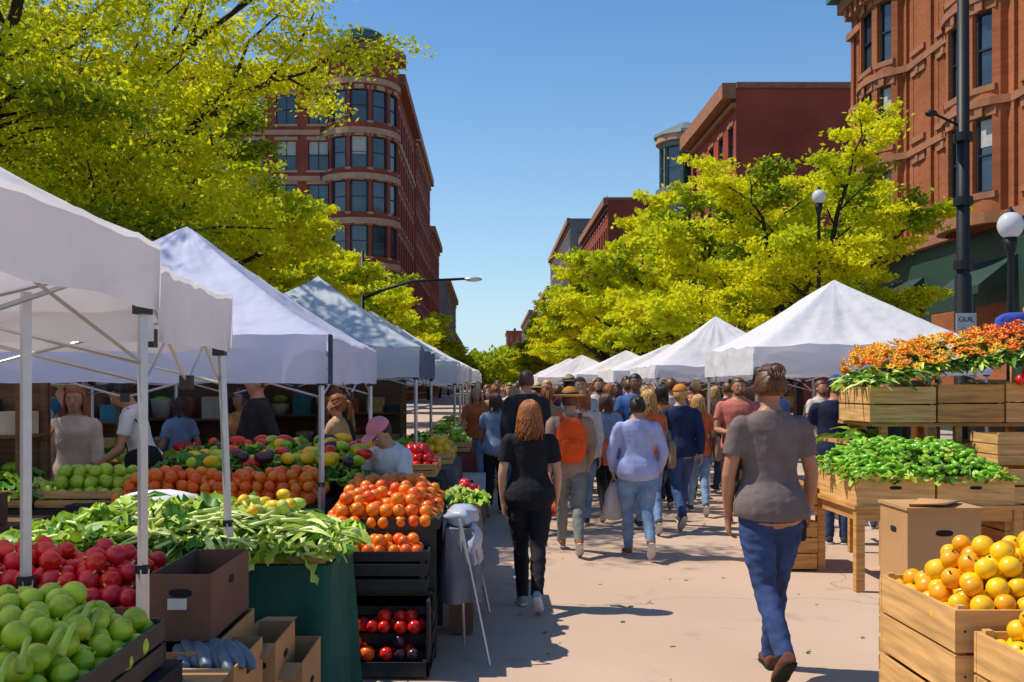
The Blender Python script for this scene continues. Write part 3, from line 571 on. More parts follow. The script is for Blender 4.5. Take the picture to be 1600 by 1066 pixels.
# ------------------------------------------------------------ tents
def tent(x0,x1,y0,y1,zv,ze,zp,m,side={},legs='0123',splay=0,seed=0,sag=.10,extraleg=None):
    W={'canopy':MB(),'frame':MB()}; c=W['canopy']; cx,cy=(x0+x1)/2,(y0+y1)/2; hx,hy=(x1-x0)/2,(y1-y0)/2; n=26
    per=[]
    for s in range(4):
        for i in range(n):
            t=-1+2*i/n; per.append([(t,-1),(1,t),(-t,1),(-1,-t)][s])
    K=20; V=[]; N=len(per)
    for k in range(K+1):
        mm=k/K; h=1-mm
        for i,(u,v) in enumerate(per):
            s=min(abs(u),abs(v)); f=h**1.12*.97; z=ze+(zp-ze)*f-sag*(1-s)*math.sin(math.pi*min(1,mm*1.02))*(.5+.5*mm)
            X,Y=cx+u*mm*hx,cy+v*mm*hy
            z+=.026*noise.noise(Vector((X*1.8+seed,Y*1.8,seed)))+.030*noise.noise(Vector((i*.42+seed,mm*1.6,seed*2)))*min(1,mm*3)*(1 if s<.92 else .3)+.005*noise.noise(Vector((X*8,Y*8,seed)))
            if k==0: z=zp-.03
            V.append((X,Y,z))
    F=[]
    for k in range(K):
        for i in range(N):
            j=(i+1)%N; F.append((k*N+i,k*N+j,(k+1)*N+j,(k+1)*N+i))
    c.add(V,F,m,True); base=np.array(V[K*N:])
    for s in range(4):
        idx=[(s*n+i)%N for i in range(n+1)]; VV=[];rows=6
        nrm=[(0,-1),(1,0),(0,1),(-1,0)][s]
        for q in range(rows):
            t=q/(rows-1)
            for ii,i in enumerate(idx):
                p=base[i].copy(); zz=p[2]*(1-t)+zv*t; w=.012+(.045*noise.noise(Vector((p[0]*3.2,p[1]*3.2,seed+7)))+.028*noise.noise(Vector((p[0]*9,p[1]*9,seed+7+t))))*t*min(1,min(ii,n-ii)/2)
                VV.append((p[0]+nrm[0]*(w),p[1]+nrm[1]*(w),zz-.02*noise.noise(Vector((p[0]*4,p[1]*4,2)))*t))
        FF=[(q*(n+1)+i,q*(n+1)+i+1,(q+1)*(n+1)+i+1,(q+1)*(n+1)+i) for q in range(rows-1) for i in range(n)]
        c.add(VV,FF,side.get(s,m),True)
    fr=W['frame']; cor=[(x0,y0),(x1,y0),(x1,y1),(x0,y1)]; ins=.04
    for i,(X,Y) in enumerate(cor):
        sx,sy=(1 if X==x0 else -1),(1 if Y==y0 else -1); X2,Y2=X+sx*ins,Y+sy*ins
        if str(i) in legs:
            fr.tube([(X2-sx*splay,Y2-sy*splay*.3,0.01),(X2-sx*splay*.45,Y2,1.0)],.024,ALU,4,smooth=False); fr.tube([(X2-sx*splay*.45,Y2,.98),(X2,Y2,ze-.03)],.019,ALU,4,smooth=False)
            fr.box(X2-sx*splay-.05,X2-sx*splay+.05,Y2-.05,Y2+.05,0.001,.018,BLK); fr.box(X2-.021-sx*splay*.45,X2+.021-sx*splay*.45,Y2-.021,Y2+.021,.985,1.015,BLK)
        fr.box(X2-.028,X2+.028,Y2-.028,Y2+.028,zv-.02,zv+.05,BLK)
        fr.beam((X2,Y2,ze-.05),(cx,cy,zp-.12),.012,ALU)
    fr.tube([(cx,cy,ze-.35),(cx,cy,zp-.05)],.016,ALU,6)
    for a in range(4):
        A=np.array(cor[a]);B_=np.array(cor[(a+1)%4]); A=A+(np.array([cx,cy])-A)*.03; B_=B_+(np.array([cx,cy])-B_)*.03; M_=(A+B_)/2; zt,zb=ze-.06,ze-.42
        for p,q in((A,M_),(M_,B_)):
            fr.beam((*p,zt),(*q,zb),.011,ALU); fr.beam((*p,zb),(*q,zt),.011,ALU)
        fr.box(M_[0]-.025,M_[0]+.025,M_[1]-.025,M_[1]+.025,zb-.03,zb+.03,BLK)
    if extraleg:
        X,Y,zt=extraleg; fr.tube([(X,Y,.01),(X,Y,1.0)],.024,ALU,4,smooth=False); fr.tube([(X,Y,.98),(X,Y,zt)],.020,ALU,4,smooth=False); fr.box(X-.022,X+.022,Y-.022,Y+.022,.985,1.015,BLK)
    return group('market_tent',W,(cx,cy,0))
tent(-4.3,-1.20,.55,3.6,1.93,2.16,3.15,TW,seed=1,legs='23',extraleg=(-1.56,3.35,1.97))
tent(-4.3,-1.25,3.72,4.8,1.82,2.09,2.75,TW,seed=2,legs='23',splay=.09)
tent(-3.78,-1.08,6.6,9.4,1.68,2.0,2.97,TB,seed=3,legs='0123')
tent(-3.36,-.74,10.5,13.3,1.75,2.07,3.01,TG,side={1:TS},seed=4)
tent(-3.30,-.47,14.5,17.3,1.70,2.02,2.9,TW,seed=5)
tent(-3.2,-.45,18.3,21.1,1.75,2.05,2.9,TW,seed=6); tent(-3.2,-.45,22.5,25.3,1.8,2.1,2.9,TG,seed=7)
tent(-3.2,-.3,27,29.8,1.8,2.1,2.9,TW,seed=17); tent(-3.2,-.3,33,36,1.8,2.1,2.9,TW,seed=18)
tent(3.19,6.05,12.0,14.7,1.80,2.15,3.12,TW,seed=8)
tent(2.67,5.25,16.0,18.8,1.80,2.0,2.92,TW,seed=9)
tent(2.5,5.2,20.0,22.8,1.75,2.0,2.6,TW,seed=12)
tent(2.1,4.9,24,27,1.75,1.95,2.62,TW,seed=10); tent(1.45,4.4,30,33,1.75,1.95,2.7,TW,seed=11); tent(1.6,4.6,37,40,1.8,2.05,2.8,TW,seed=14); tent(1.7,4.7,46,49,1.8,2.05,2.8,TW,seed=15)
b=MB(); b.box(-1.066,-1.046,6.575,6.583,1.67,2.0,TN); b.box(-1.062,-1.054,6.584,6.70,1.67,2.0,TN); b.obj('tent_edge_trim')

# ------------------------------------------------------------ crates, tables, produce
def crate(b,x0,x1,y0,y1,z0,z1,m,slats=3,t=.012,gap=.012,post=True,floor=True):
    H=(z1-z0)/slats
    for i in range(slats):
        a,c=z0+i*H+gap/2,z0+(i+1)*H-gap/2; j=rnd(-.002,.002)
        b.box(x0+j,x1+j,y0,y0+t,a,c,m); b.box(x0+j,x1+j,y1-t,y1,a,c,m); b.box(x0,x0+t,y0+t+.001,y1-t-.001,a,c,m); b.box(x1-t,x1,y0+t+.001,y1-t-.001,a,c,m)
    if post:
        for X in(x0+t+.001,x1-t-.026):
            for Y in(y0+t+.001,y1-t-.026): b.box(X,X+.025,Y,Y+.025,z0+.001,z1+.006,m)
    if floor: b.box(x0+t,x1-t,y0+t,y1-t,z0+.002,z0+.012,m)
def cardbox(b,x0,x1,y0,y1,z0,z1,m=CARD,flaps=True,hole=True,t=.006):
    b.box(x0,x1,y0,y0+t,z0,z1,m);b.box(x0,x1,y1-t,y1,z0,z1,m);b.box(x0,x0+t,y0+t+.001,y1-t-.001,z0,z1,m);b.box(x1-t,x1,y0+t+.001,y1-t-.001,z0,z1,m);b.box(x0+t,x1-t,y0+t,y1-t,z0+.002,z0+.01,m)
    if flaps:
        f=(y1-y0)*.3
        for Y,s in((y0,-1),(y1,1)):
            a=rnd(.1,.6); b.add([(x0+.005,Y,z1),(x1-.005,Y,z1),(x1-.01,Y+s*f*math.cos(a),z1-f*math.sin(a)*(.6)),(x0+.01,Y+s*f*math.cos(a),z1-f*math.sin(a)*.6)],[(0,1,2,3)],m)
    if hole:
        cz=z1-(z1-z0)*.28; c=(x0+x1)/2; b.ell((c,y0-.001,cz),(.045,.0025,.016),DARK,12,6,e=.7); cy=(y0+y1)/2
        b.ell((x0-.001,cy,cz),(.0025,.04,.016),DARK,12,6,e=.7);b.ell((x1+.001,cy,cz),(.0025,.04,.016),DARK,12,6,e=.7)
def heap(b,x0,x1,y0,y1,zf,r,mats,layers=3,seg=12,sq=1.0,jit=.25,stem=None,seed=0):
    rr=random.Random(seed)
    for L in range(layers):
        ins=L*r*.95; y=y0+ins+r; row=0
        while y<y1-ins-r*.6:
            x=x0+ins+r+(r if (row+L)%2 else 0)
            while x<x1-ins-r*.6:
                if L==layers-1 and rr.random()<.3: x+=2*r; continue
                q=r*rr.uniform(.86,1.1); p=(x+rr.uniform(-jit,jit)*r,y+rr.uniform(-jit,jit)*r,zf(x,y)+r+L*r*1.45+rr.uniform(-jit,jit)*r*.6)
                ro=rx(rr.uniform(-1,1))@ry(rr.uniform(-1,1)); b.ell(p,(q,q,q*sq),rr.choice(mats),seg,max(6,seg*2//3),rot=ro)
                if stem and rr.random()<.6: d=ro@np.array([0,0,1.]); b.tube([np.array(p)+d*q*.9,np.array(p)+d*q*1.25],[.005,.003],stem,5)
                x+=2*r*1.01
            y+=r*1.8; row+=1
def leafpile(b,x0,x1,y0,y1,zf,n,L,w,mats,h=.1,seed=0,rib=None,frill=.0):
    rr=random.Random(seed)
    for i in range(n):
        x,y=rr.uniform(x0,x1),rr.uniform(y0,y1); e=min((x-x0)/(x1-x0),(x1-x)/(x1-x0),.3)/.3*min((y-y0)/(y1-y0),(y1-y)/(y1-y0),.3)/.3
        z=zf(x,y)+h*rr.uniform(.2,1)*(.3+.7*e); a=rr.uniform(0,6.28); d=np.array([math.cos(a),math.sin(a),rr.uniform(-.15,.55)]); d/=np.linalg.norm(d); s=np.cross(d,[0,0,1.]); s/=np.linalg.norm(s); s=s*math.cos(.6)+np.cross(s,d)*rr.uniform(-.8,.8); l=L*rr.uniform(.6,1.2); ww=w*rr.uniform(.6,1.3)
        V=[];p=np.array([x,y,z]);N=5 if not frill else 8; up_=np.cross(s,d)
        for k in range(N):
            t=k/(N-1); q=p+d*l*t-np.array([0,0,1])*l*.45*t*t; k2=ww*math.sin(math.pi*min(.92,t*.8+.12))**(.6 if frill else 1); cu=up_*k2*.35*math.sin(i+k*2.)
            f1=up_*frill*ww*math.sin(k*2.4+i); f2=up_*frill*ww*math.cos(k*2.7+i*2)
            V+=[q-s*k2+cu+f1,q+np.array([0,0,-.25*k2]),q+s*k2-cu*.6+f2]
        F=[];
        for k in range(N-1): F+=[(3*k,3*k+1,3*k+4,3*k+3),(3*k+1,3*k+2,3*k+5,3*k+4)]
        b.add(V,F,rr.choice(mats),True)
        if rib and rr.random()<.5: b.tube([p-d*l*.5,p,p+d*l*.45-np.array([0,0,l*.08])],[.010,.009,.004],rib,5)
def prod(n,c,ro=.27,c2=None,var=.2,sc_=12): return mat(n,c,ro,var,sc_,.08,60,col2=c2,spec=.5)
ORA=prod('orange_skin',(.92,.21,.004),.32); ORB=prod('orange_skin_deep',(.87,.12,.004),.32); YEL=prod('yellow_fruit',(.97,.52,.006),.32); YEB=prod('amber_fruit',(.93,.36,.006),.32)
RED=prod('tomato_red',(.72,.018,.010),.18); PNK=prod('radish_red',(.64,.02,.04),.3); GRA=prod('green_apple',(.30,.46,.015),.25,(.42,.56,.03)); PLUM=prod('plum',(.05,.015,.03)); BLU=prod('blue_squash',(.10,.15,.21),.4)
LG1=mat('lettuce',(.32,.52,.03),.5,.25,12,.3,40,trans=.25); LG2=mat('leaf_dark',(.07,.22,.02),.5,.25,12,.3,40,trans=.2); LG3=mat('leaf_pale',(.56,.68,.12),.5,.2,12,.3,40,trans=.25); STEM=mat('pale_stem',(.60,.72,.22),.45,.2,10,.1,40)
STG=mat('green_stalk',(.34,.52,.06),.45,.25,10,.1,40); PEP=prod('green_pepper',(.10,.34,.012),.22,(.22,.50,.02))
flat=lambda z:(lambda x,y:z)
def table(name,x0,x1,y0,y1,z,m=WOOD,legs=True):
    b=MB(); b.box(x0,x1,y0,y1,z-.035,z,m)
    for X in(x0+.05,x1-.05):
        for Y in(y0+.05,y1-.05): b.box(X-.035,X+.035,Y-.035,Y+.035,.001,z-.036,m)
    b.box(x0+.09,x1-.09,y0+.03,y0+.05,z-.13,z-.037,m); b.box(x0+.04,x0+.06,y0+.09,y1-.09,z-.13,z-.037,m); return b.obj(name)
def clothtable(name,x0,x1,y0,y1,z,m,drop=None,seed=0,fold=1.0):
    b=MB(); b.box(x0,x1,y0,y1,z-.02,z,m); per=[];n=40
    cs=[(x0,y0),(x1,y0),(x1,y1),(x0,y1)]; drop=drop or z-.03; L=0
    for s in range(4):
        A,B_=np.array(cs[s]),np.array(cs[(s+1)%4]); nr=[(0,-1),(1,0),(0,1),(-1,0)][s]
        for i in range(n): per.append((A+(B_-A)*i/n,np.array(nr),i/n,np.linalg.norm(B_-A)*i/n+s*2.7))
    V=[];K=10
    for k in range(K+1):
        t=k/K
        for p,nr,f,l in per:
            o=.004+fold*(.03*t**.8*(.9+math.sin(l*26+seed+math.sin(l*7)*1.5))+.02*noise.noise(Vector((l*4,t*2,seed)))*t); q=p+nr*o; V.append((q[0],q[1],z-.001-drop*t))
    N=len(per); F=[(k*N+i,k*N+(i+1)%N,(k+1)*N+(i+1)%N,(k+1)*N+i) for k in range(K) for i in range(N)]; b.add(V,F,m,True)
    return b.obj(name)
GCL=mat('green_tablecloth',(.006,.085,.06),.8,.2,6,.2,80); DCL=fab((.03,.025,.03)); GYC=fab((.16,.17,.20))
rr=random.Random(3)
# L1: green fruit
b=MB(); crate(b,-2.15,-1.08,2.45,3.32,.73,.88,BLK,2); b.obj('produce_crate'); clothtable('display_table',-2.3,-1.05,2.3,3.4,.72,DCL,seed=1,fold=.5)
b=MB(); heap(b,-2.12,-1.10,2.48,3.30,lambda x,y:.76+.06*(y-2.5),.038,[GRA],4,16,jit=.4,stem=STG,seed=1)
for i in range(80):
    x,y=rr.uniform(-2.1,-1.15),rr.uniform(2.5,3.1); z=.955+rr.uniform(0,.04); a=rr.uniform(-.6,.6); d=np.array([math.sin(a)*.5,-.8,-.45+rr.uniform(-.2,.2)]); p=np.array([x,y,z]); b.tube([p,p+d*.04+(0,0,.01),p+d*.08,p+d*.12-(0,0,.015)],[.009,.009,.010,.012],STG,8)
b.obj('green_apple_pile')
# L1b: red vegetables
clothtable('display_table',-2.6,-1.28,3.72,4.45,.71,DCL,seed=2,fold=.4)
b=MB(); crate(b,-2.55,-1.3,3.74,4.42,.715,.82,CARDD,1,gap=0); b.obj('produce_crate')
b=MB(); heap(b,-2.5,-1.32,3.77,4.4,lambda x,y:.73+.05*(y-3.7),.041,[PNK,RED],4,14,sq=.9,jit=.4,seed=2,stem=STEM); b.obj('radish_pile')
b=MB(); cardbox(b,-1.27,-1.04,3.72,4.3,.70,.95,CARDD,False); b.box(-1.20,-1.13,3.708,3.7185,.82,.86,mat('paper_label',(.6,.6,.58),.8)); b.obj('cardboard_box')
b=MB(); cardbox(b,-1.29,-1.02,3.6,4.32,.36,.69,CARD,False); b.obj('cardboard_box'); b=MB(); cardbox(b,-1.28,-1.0,3.62,4.3,.01,.35,CARD,False); b.obj('cardboard_box')
b=MB(); cardbox(b,-1.16,-.90,3.50,3.95,.44,.66,CARD); b.obj('cardboard_box'); b=MB(); cardbox(b,-1.14,-.88,3.5,3.95,.01,.40,CARD,False); b.obj('cardboard_box')
b=MB()
for i in range(9):
    x=-1.12+.026*i; b.ell((x,3.62+.03*(i%3),.66+.012*(i%2)),(.030,.10,.030),BLU,14,10,rot=rz(.5+.1*(i%3))@rx(.3))
b.obj('blue_squash_pile')
b=MB(); cardbox(b,-.93,-.78,4.15,4.6,.02,.50,CARD); b.obj('cardboard_box'); b=MB(); cardbox(b,-1.02,-.86,4.0,4.4,.30,.62,CARD); b.obj('cardboard_box')
# L2: green cloth table with greens
clothtable('green_cloth_table',-2.5,-.76,4.75,5.52,.80,GCL,seed=3)
b=MB(); crate(b,-2.45,-.79,4.78,5.49,.802,.84,WOOD2,1,gap=0)
b.obj('produce_tray')
b=MB(); leafpile(b,-2.4,-.74,4.72,5.52,flat(.82),700,.15,.055,[LG1,LG1,LG2,LG3],.24,4,rib=STEM,frill=.35); leafpile(b,-2.4,-.74,4.72,5.52,flat(.84),500,.16,.028,[LG1,LG2,LG3],.24,14,rib=STEM); leafpile(b,-1.7,-.80,4.72,5.3,flat(.88),200,.26,.014,[STEM,LG3],.18,5,rib=STEM)
for i in range(26):
    x,y=rr.uniform(-1.35,-1.0),rr.uniform(4.9,5.4); b.ell((x,y,1.02+rr.uniform(0,.06)),(.045,.03,.03),rr.choice([YEL,LG3]),8,6,rot=rz(rr.uniform(0,3)))
b.obj('leafy_greens_pile')
# L3: orange display
b=MB(); crate(b,-.92,-.33,5.80,6.30,.02,.46,BLK,4,gap=.05,floor=True); b.box(-.92,-.33,5.8,5.815,.30,.46,BLK); b.obj('black_plastic_crate')
b=MB(); crate(b,-.90,-.37,5.74,5.80,.06,.12,BLK,1); crate(b,-.91,-.36,5.72,6.2,.47,.64,BLK,2,gap=.02); crate(b,-.92,-.35,5.74,6.3,.645,.70,BLK,1,gap=0); b.obj('black_plastic_crate')
b=MB(); crate(b,-1.0,-.30,5.95,6.9,.80,.86,BLK,1,gap=0); b.box(-.98,-.32,5.98,6.02,.02,.80,BLK); b.box(-.98,-.32,6.8,6.84,.02,.80,BLK); b.obj('produce_stand')
b=MB(); heap(b,-1.0,-.30,5.93,6.9,lambda x,y:.80+.08*(y-5.95),.041,[ORA,ORB,ORA],3,14,jit=.35,seed=5,stem=LG2); b.obj('orange_fruit_pile')
b=MB(); heap(b,-.90,-.37,5.75,5.98,flat(.66),.037,[ORA,ORB],2,12,seed=6,stem=LG2); b.obj('orange_fruit_pile')
b=MB(); heap(b,-.90,-.64,5.63,5.82,flat(.09),.042,[RED,ORB],3,12,seed=7); heap(b,-.64,-.37,5.63,5.82,flat(.09),.042,[PLUM,PLUM,RED],2,12,seed=8); heap(b,-.8,-.37,5.66,5.84,flat(.24),.040,[RED],2,12,seed=9); b.obj('tomato_and_plum_pile')
b=MB(); crate(b,-.93,-.34,5.60,5.86,.02,.10,BLK,1,gap=0); b.box(-.93,-.915,5.6,5.86,.02,.44,BLK); b.box(-.355,-.34,5.6,5.86,.02,.44,BLK); b.obj('black_plastic_crate')
clothtable('plastic_covered_table',-.27,-.10,6.1,8.6,.78,GYC,drop=.45,seed=6,fold=1.0)
b=MB()
for q in range(4): cardbox(b,-.27,-.11,6.6+.5*q,7.05+.5*q,.02,.30,[CARDD,CARD][q%2],False,False)
b.obj('cardboard_box')
b=MB(); crate(b,-.28,-.08,6.7,7.3,.782,.86,WOOD,1,gap=0); crate(b,-.28,-.08,7.35,8.0,.782,.86,fab((.45,.04,.03)),1,gap=0); b.obj('produce_crate')
b=MB(); leafpile(b,-.27,-.09,6.7,7.3,flat(.83),120,.12,.04,[LG1,LG3,LG2],.10,91,frill=.3); heap(b,-.27,-.09,7.37,7.98,flat(.80),.04,[RED],3,10,seed=92); b.obj('mixed_vegetable_pile')
b=MB()
for Y in(6.02,7.4):
    b.beam((-.18,Y,.85),(0.0,Y-.15,.01),.014,ALU); b.beam((-.18,Y,.85),(-.16,Y+.3,.01),.014,ALU)
b.obj('folding_table_frame')
b=MB(); 
def lump(V): return wrinkle(wrinkle(V,.03,9),.02,20)
PB=mat('plastic_bag',(.5,.53,.62),.3,.1,5,.5,20,trans=.2)
b.ell((-.17,6.3,.84),(.11,.20,.07),PB,22,14,fn=lump); b.ell((-.10,6.2,.66),(.05,.14,.16),PB,18,12,fn=lump); b.obj('plastic_bag')
b=MB(); b.ell((-2.05,6.2,.93),(.28,.16,.08),WHT,22,14,fn=lump); b.obj('white_cloth_bundle'); clothtable('display_table',-2.6,-1.7,5.9,6.5,.85,DCL,seed=9)
# L4 second orange row and mixed veg
clothtable('display_table',-2.9,-1.15,6.8,7.6,.84,DCL,seed=4)
b=MB(); heap(b,-2.6,-1.15,6.8,7.3,lambda x,y:.84+.1*(y-6.8),.043,[ORA,ORB],3,10,jit=.4,seed=10); b.obj('orange_fruit_pile')
b=MB(); leafpile(b,-2.6,-.95,7.3,8.3,lambda x,y:.92+.16*(y-7.3),600,.2,.05,[LG2,LG2,LG1],.18,11,rib=LG3,frill=.3)
for i in range(80):
    x,y=rr.uniform(-2.3,-.95),rr.uniform(7.4,8.2); b.ell((x,y,1.04+.16*(y-7.3)+rr.uniform(0,.06)),(.045,.08,.045),rr.choice([YEL,LG2,RED,GRA,PLUM,LG1,YEL]),10,8,rot=rz(rr.uniform(0,3)))
b.obj('mixed_vegetable_pile'); clothtable('display_table',-2.8,-.92,7.62,8.35,.95,DCL,seed=5)
for k,(x0,x1,y0,y1) in enumerate(((-1.5,-.45,9.3,10.3),(-1.3,-.35,10.8,12.2),(-1.1,-.2,12.9,14.5),(-.95,-.1,16,18),(-1,-.1,20,22),(-3.9,-2.7,9.6,10.3),(-4.0,-2.4,6.9,7.5))):
    clothtable('display_table',x0,x1,y0,y1,.8,[DCL,fab((.12,.13,.15)),fab((.2,.06,.05))][k%3],seed=k+20)
    b=MB(); c=[RED,YEL,GRA,ORA,PNK,RED,GRA][k]
    crate(b,x0+.05,(x0+x1)/2-.02,y0+.05,y1-.05,.802,.93,[fab((.45,.04,.03)),WOOD2,BLK,WOOD,WOOD2][k%5],2); crate(b,(x0+x1)/2+.02,x1-.05,y0+.05,y1-.05,.802,.93,WOOD2,2); b.obj('produce_crate')
    b=MB(); leafpile(b,x0+.05,(x0+x1)/2,y0+.05,y1-.05,flat(.88),160,.2,.05,[LG1,LG3,LG2],.15,k+30,frill=.3); b.obj('leafy_greens_pile')
    b=MB(); heap(b,(x0+x1)/2+.03,x1-.06,y0+.06,y1-.06,flat(.85),.05,[c],3,8,seed=k+40); b.obj('fruit_pile')
for i in range(9):
    b=MB(); x=-.75+rnd(0,.45); y=8.75+i*.42; 
    for q in range(rr.choice([1,2,2])): cardbox(b,x,x+.38,y,y+.36,.01+q*.29,.29+q*.29,rr.choice([CARD,CARDD,WHT]),False)
    b.obj('cardboard_box')
BSK=[fab((.4,.1,.05)),fab((.5,.42,.3)),WOOD2,fab((.05,.2,.25)),fab((.45,.3,.1)),BLK]
for k,(x,y) in enumerate(((-4.6,7.2),(-3.9,11.0),(-5.0,10.2),(-3.2,12.6),(-4.4,13.4),(-5.2,16),(-4.8,20),(-4.9,25),(-2.4,13.6),(5.2,14.2),(6.4,12.8),(4.2,17.6),(4.0,21.5))):
    b=MB()
    for X in(x,x+1.2):
        for Y in(y,y+.4): b.box(X-.02,X+.02,Y-.02,Y+.02,.001,1.75,WOODD)
    for z in(.4,.85,1.3): b.box(x-.03,x+1.23,y-.03,y+.43,z-.02,z,WOODD)
    b.box(x-.03,x+1.23,y+.43,y+.45,.1,1.75,WOODD); b.obj('display_rack')
    b=MB()
    for z in(.4,.85,1.3):
        for j in range(4):
            X=x+.12+j*.29+rr.uniform(-.03,.03); c=rr.choice(BSK)
            if rr.random()<.5: b.tube([(X+.1,y+.2,z+.001),(X+.1,y+.2,z+.12+rr.uniform(0,.12))],[.09,.12],c,12); b.ell((X+.1,y+.2,z+.2),(.10,.10,.05),rr.choice([RED,LG1,ORA,LG2,WHT]),10,6)
            else: b.box(X,X+.22,y+.05,y+.35,z+.001,z+rr.uniform(.1,.28),c)
    b.obj('woven_basket_row')
b=MB()
for a in(0,1.57,3.14,4.71): b.tube([(-2.8+.12*math.cos(a),8.0+.12*math.sin(a),.93),(-2.8+.24*math.cos(a),8+.24*math.sin(a),.01)],.016,WOODD,6)
b.tube([(-2.8,8,.92),(-2.8,8,.955)],.18,WOODD,18,smooth=False); b.tube([(-2.8+.2*math.cos(a),8+.2*math.sin(a),.3) for a in np.linspace(0,6.28,17)],.01,WOODD,5); b.obj('bar_stool')
table('wooden_table',-4.3,-2.9,5.7,6.6,.8,WOODD); b=MB(); cardbox(b,-4.0,-3.5,5.9,6.4,.81,1.05); cardbox(b,-3.4,-3.0,5.8,6.2,.81,1.0,CARDD); b.obj('cardboard_box')

# R1: yellow fruit crates
def stackcrates(x0,x1,y0,y1,zs,m,slats=2):
    for z0,z1 in zs:
        b=MB(); crate(b,x0,x1,y0,y1,z0,z1,m,slats,t=.014,gap=.010)
        for q in range(slats):
            zc=z0+(z1-z0)*(q+.5)/slats
            for X in(x0+.03,x1-.03): b.ell((X,y0-.0025,zc),(.004,.002,.004),IRON,6,4)
        b.obj('wooden_crate')
stackcrates(1.46,2.1,3.12,3.72,[(.02,.34),(.35,.66),(.67,.955)],WOOD2); stackcrates(1.50,2.15,2.45,3.08,[(.02,.32),(.33,.62),(.63,.90)],WOOD2)
b=MB(); heap(b,1.465,2.10,3.13,3.71,flat(.86),.036,[YEL,YEL,YEB],5,16,jit=.4,seed=50,stem=LG2); b.obj('yellow_fruit_pile')
b=MB(); heap(b,1.51,2.14,2.47,3.07,flat(.82),.036,[YEL,YEL,YEB],4,16,jit=.4,seed=51,stem=LG2); b.obj('yellow_fruit_pile')
b=MB(); cardbox(b,2.10,2.47,5.0,5.35,.62,1.03,CARD,False); b.box(2.09,2.48,4.985,5.36,1.03,1.045,CARD); b.tube([(2.12,5.03,1.05),(2.25,5.05,1.07),(2.44,5.2,1.055)],[(.01,.006),(.10,.012),(.03,.006)],CARD,8); b.obj('cardboard_box')
b=MB(); crate(b,2.12,2.5,4.98,5.42,.02,.30,WOOD,3);crate(b,2.12,2.5,4.98,5.42,.31,.615,WOOD,3); b.obj('wooden_crate')
# R2: greens table
table('wooden_table',2.93,4.3,7.98,9.02,.70,WOOD)
for x0,x1 in((2.95,3.58),(3.6,4.22)):
    b=MB(); crate(b,x0,x1,8.0,9.0,.702,.93,WOOD2,1,gap=0,t=.016); b.ell(((x0+x1)/2,7.999,.84),(.05,.003,.015),DARK,12,6,e=.7); b.obj('wooden_crate')
b=MB(); leafpile(b,2.93,4.22,7.97,9.02,lambda x,y:.88+.08*(y-8),1300,.11,.028,[LG1,LG2,LG1,LG3],.24,60,rib=LG1,frill=.3)
for i in range(520):
    x,y=rr.uniform(2.97,4.18),rr.uniform(8.0,9.0); e=min(x-2.93,4.22-x,.3)/.3*min(y-7.95,9.05-y,.3)/.3; q=rr.uniform(.8,1.2); b.ell((x,y,.93+.10*(y-8)+.17*e+rr.uniform(-.02,.03)),(.020*q,.055*q,.020*q),rr.choice([PEP,PEP,LG1]),8,7,rot=rz(rr.uniform(0,3.1))@rx(rr.uniform(-.5,.5)))
b.obj('green_pepper_pile')
b=MB(); crate(b,2.55,2.93,8.9,9.6,.5,.78,WOOD,3); crate(b,2.55,2.93,8.9,9.6,.02,.45,WOOD,3); b.obj('wooden_crate')
# R3: flower rack
b=MB()
for X in(3.62,4.3,5.2,6.0):
    for Y in(9.15,9.95): b.box(X-.03,X+.03,Y-.03,Y+.03,.001,1.34,WOOD)
for z in(.45,.84,1.32): b.box(3.5 if z>1.3 else 3.75,6.1,9.1,10.0,z-.03,z,WOOD)
b.box(3.3,3.7,9.2,9.9,1.12,1.15,WOOD); b.beam((3.35,9.2,1.15),(3.62,9.2,.8),.02,WOOD)
b.obj('display_rack')
for i in range(4):
    b=MB(); x=3.46+.62*i; crate(b,x,x+.6,9.05,9.85,1.325,1.66+.02*i,[WOOD2,WOOD][i%2],2,t=.016,gap=.014); b.obj('wooden_crate')
for i in range(4):
    b=MB(); x=3.82+.56*i; crate(b,x,x+.54,9.0,9.8,.845,1.14,WOOD,3,t=.014); b.obj('wooden_crate')
for i in range(3):
    b=MB(); x=4.32+.58*i; crate(b,x,x+.56,8.35,8.95,.02,.32,WOOD,3);crate(b,x,x+.56,8.35,8.95,.33,.66,WOOD,3);crate(b,x,x+.56,8.35,8.95,.67,.97,WOOD2,2,gap=.02);crate(b,x+.02,x+.56,8.5,9.0,.98,1.25,WOOD2,3); b.obj('wooden_crate')
b=MB(); leafpile(b,3.35,3.7,9.2,9.9,flat(1.15),60,.2,.04,[LG2,LG1],.1,70); b.obj('leafy_greens_pile')
PET=[mat('petal_yellow',(.92,.52,.02),.6,.15,9,0,trans=.2),mat('petal_orange',(.88,.18,.01),.6,.15,9,0,trans=.2),mat('petal_red',(.68,.03,.015),.6,.15,9,0,trans=.2),mat('petal_white',(.75,.73,.6),.6,.1,9,0,trans=.2)]
b=MB(); leafpile(b,3.45,5.95,9.0,9.95,lambda x,y:1.66+.15*(x-3.45),1900,.18,.024,[LG1,LG2,LG3,STEM],.28,71,rib=LG2)
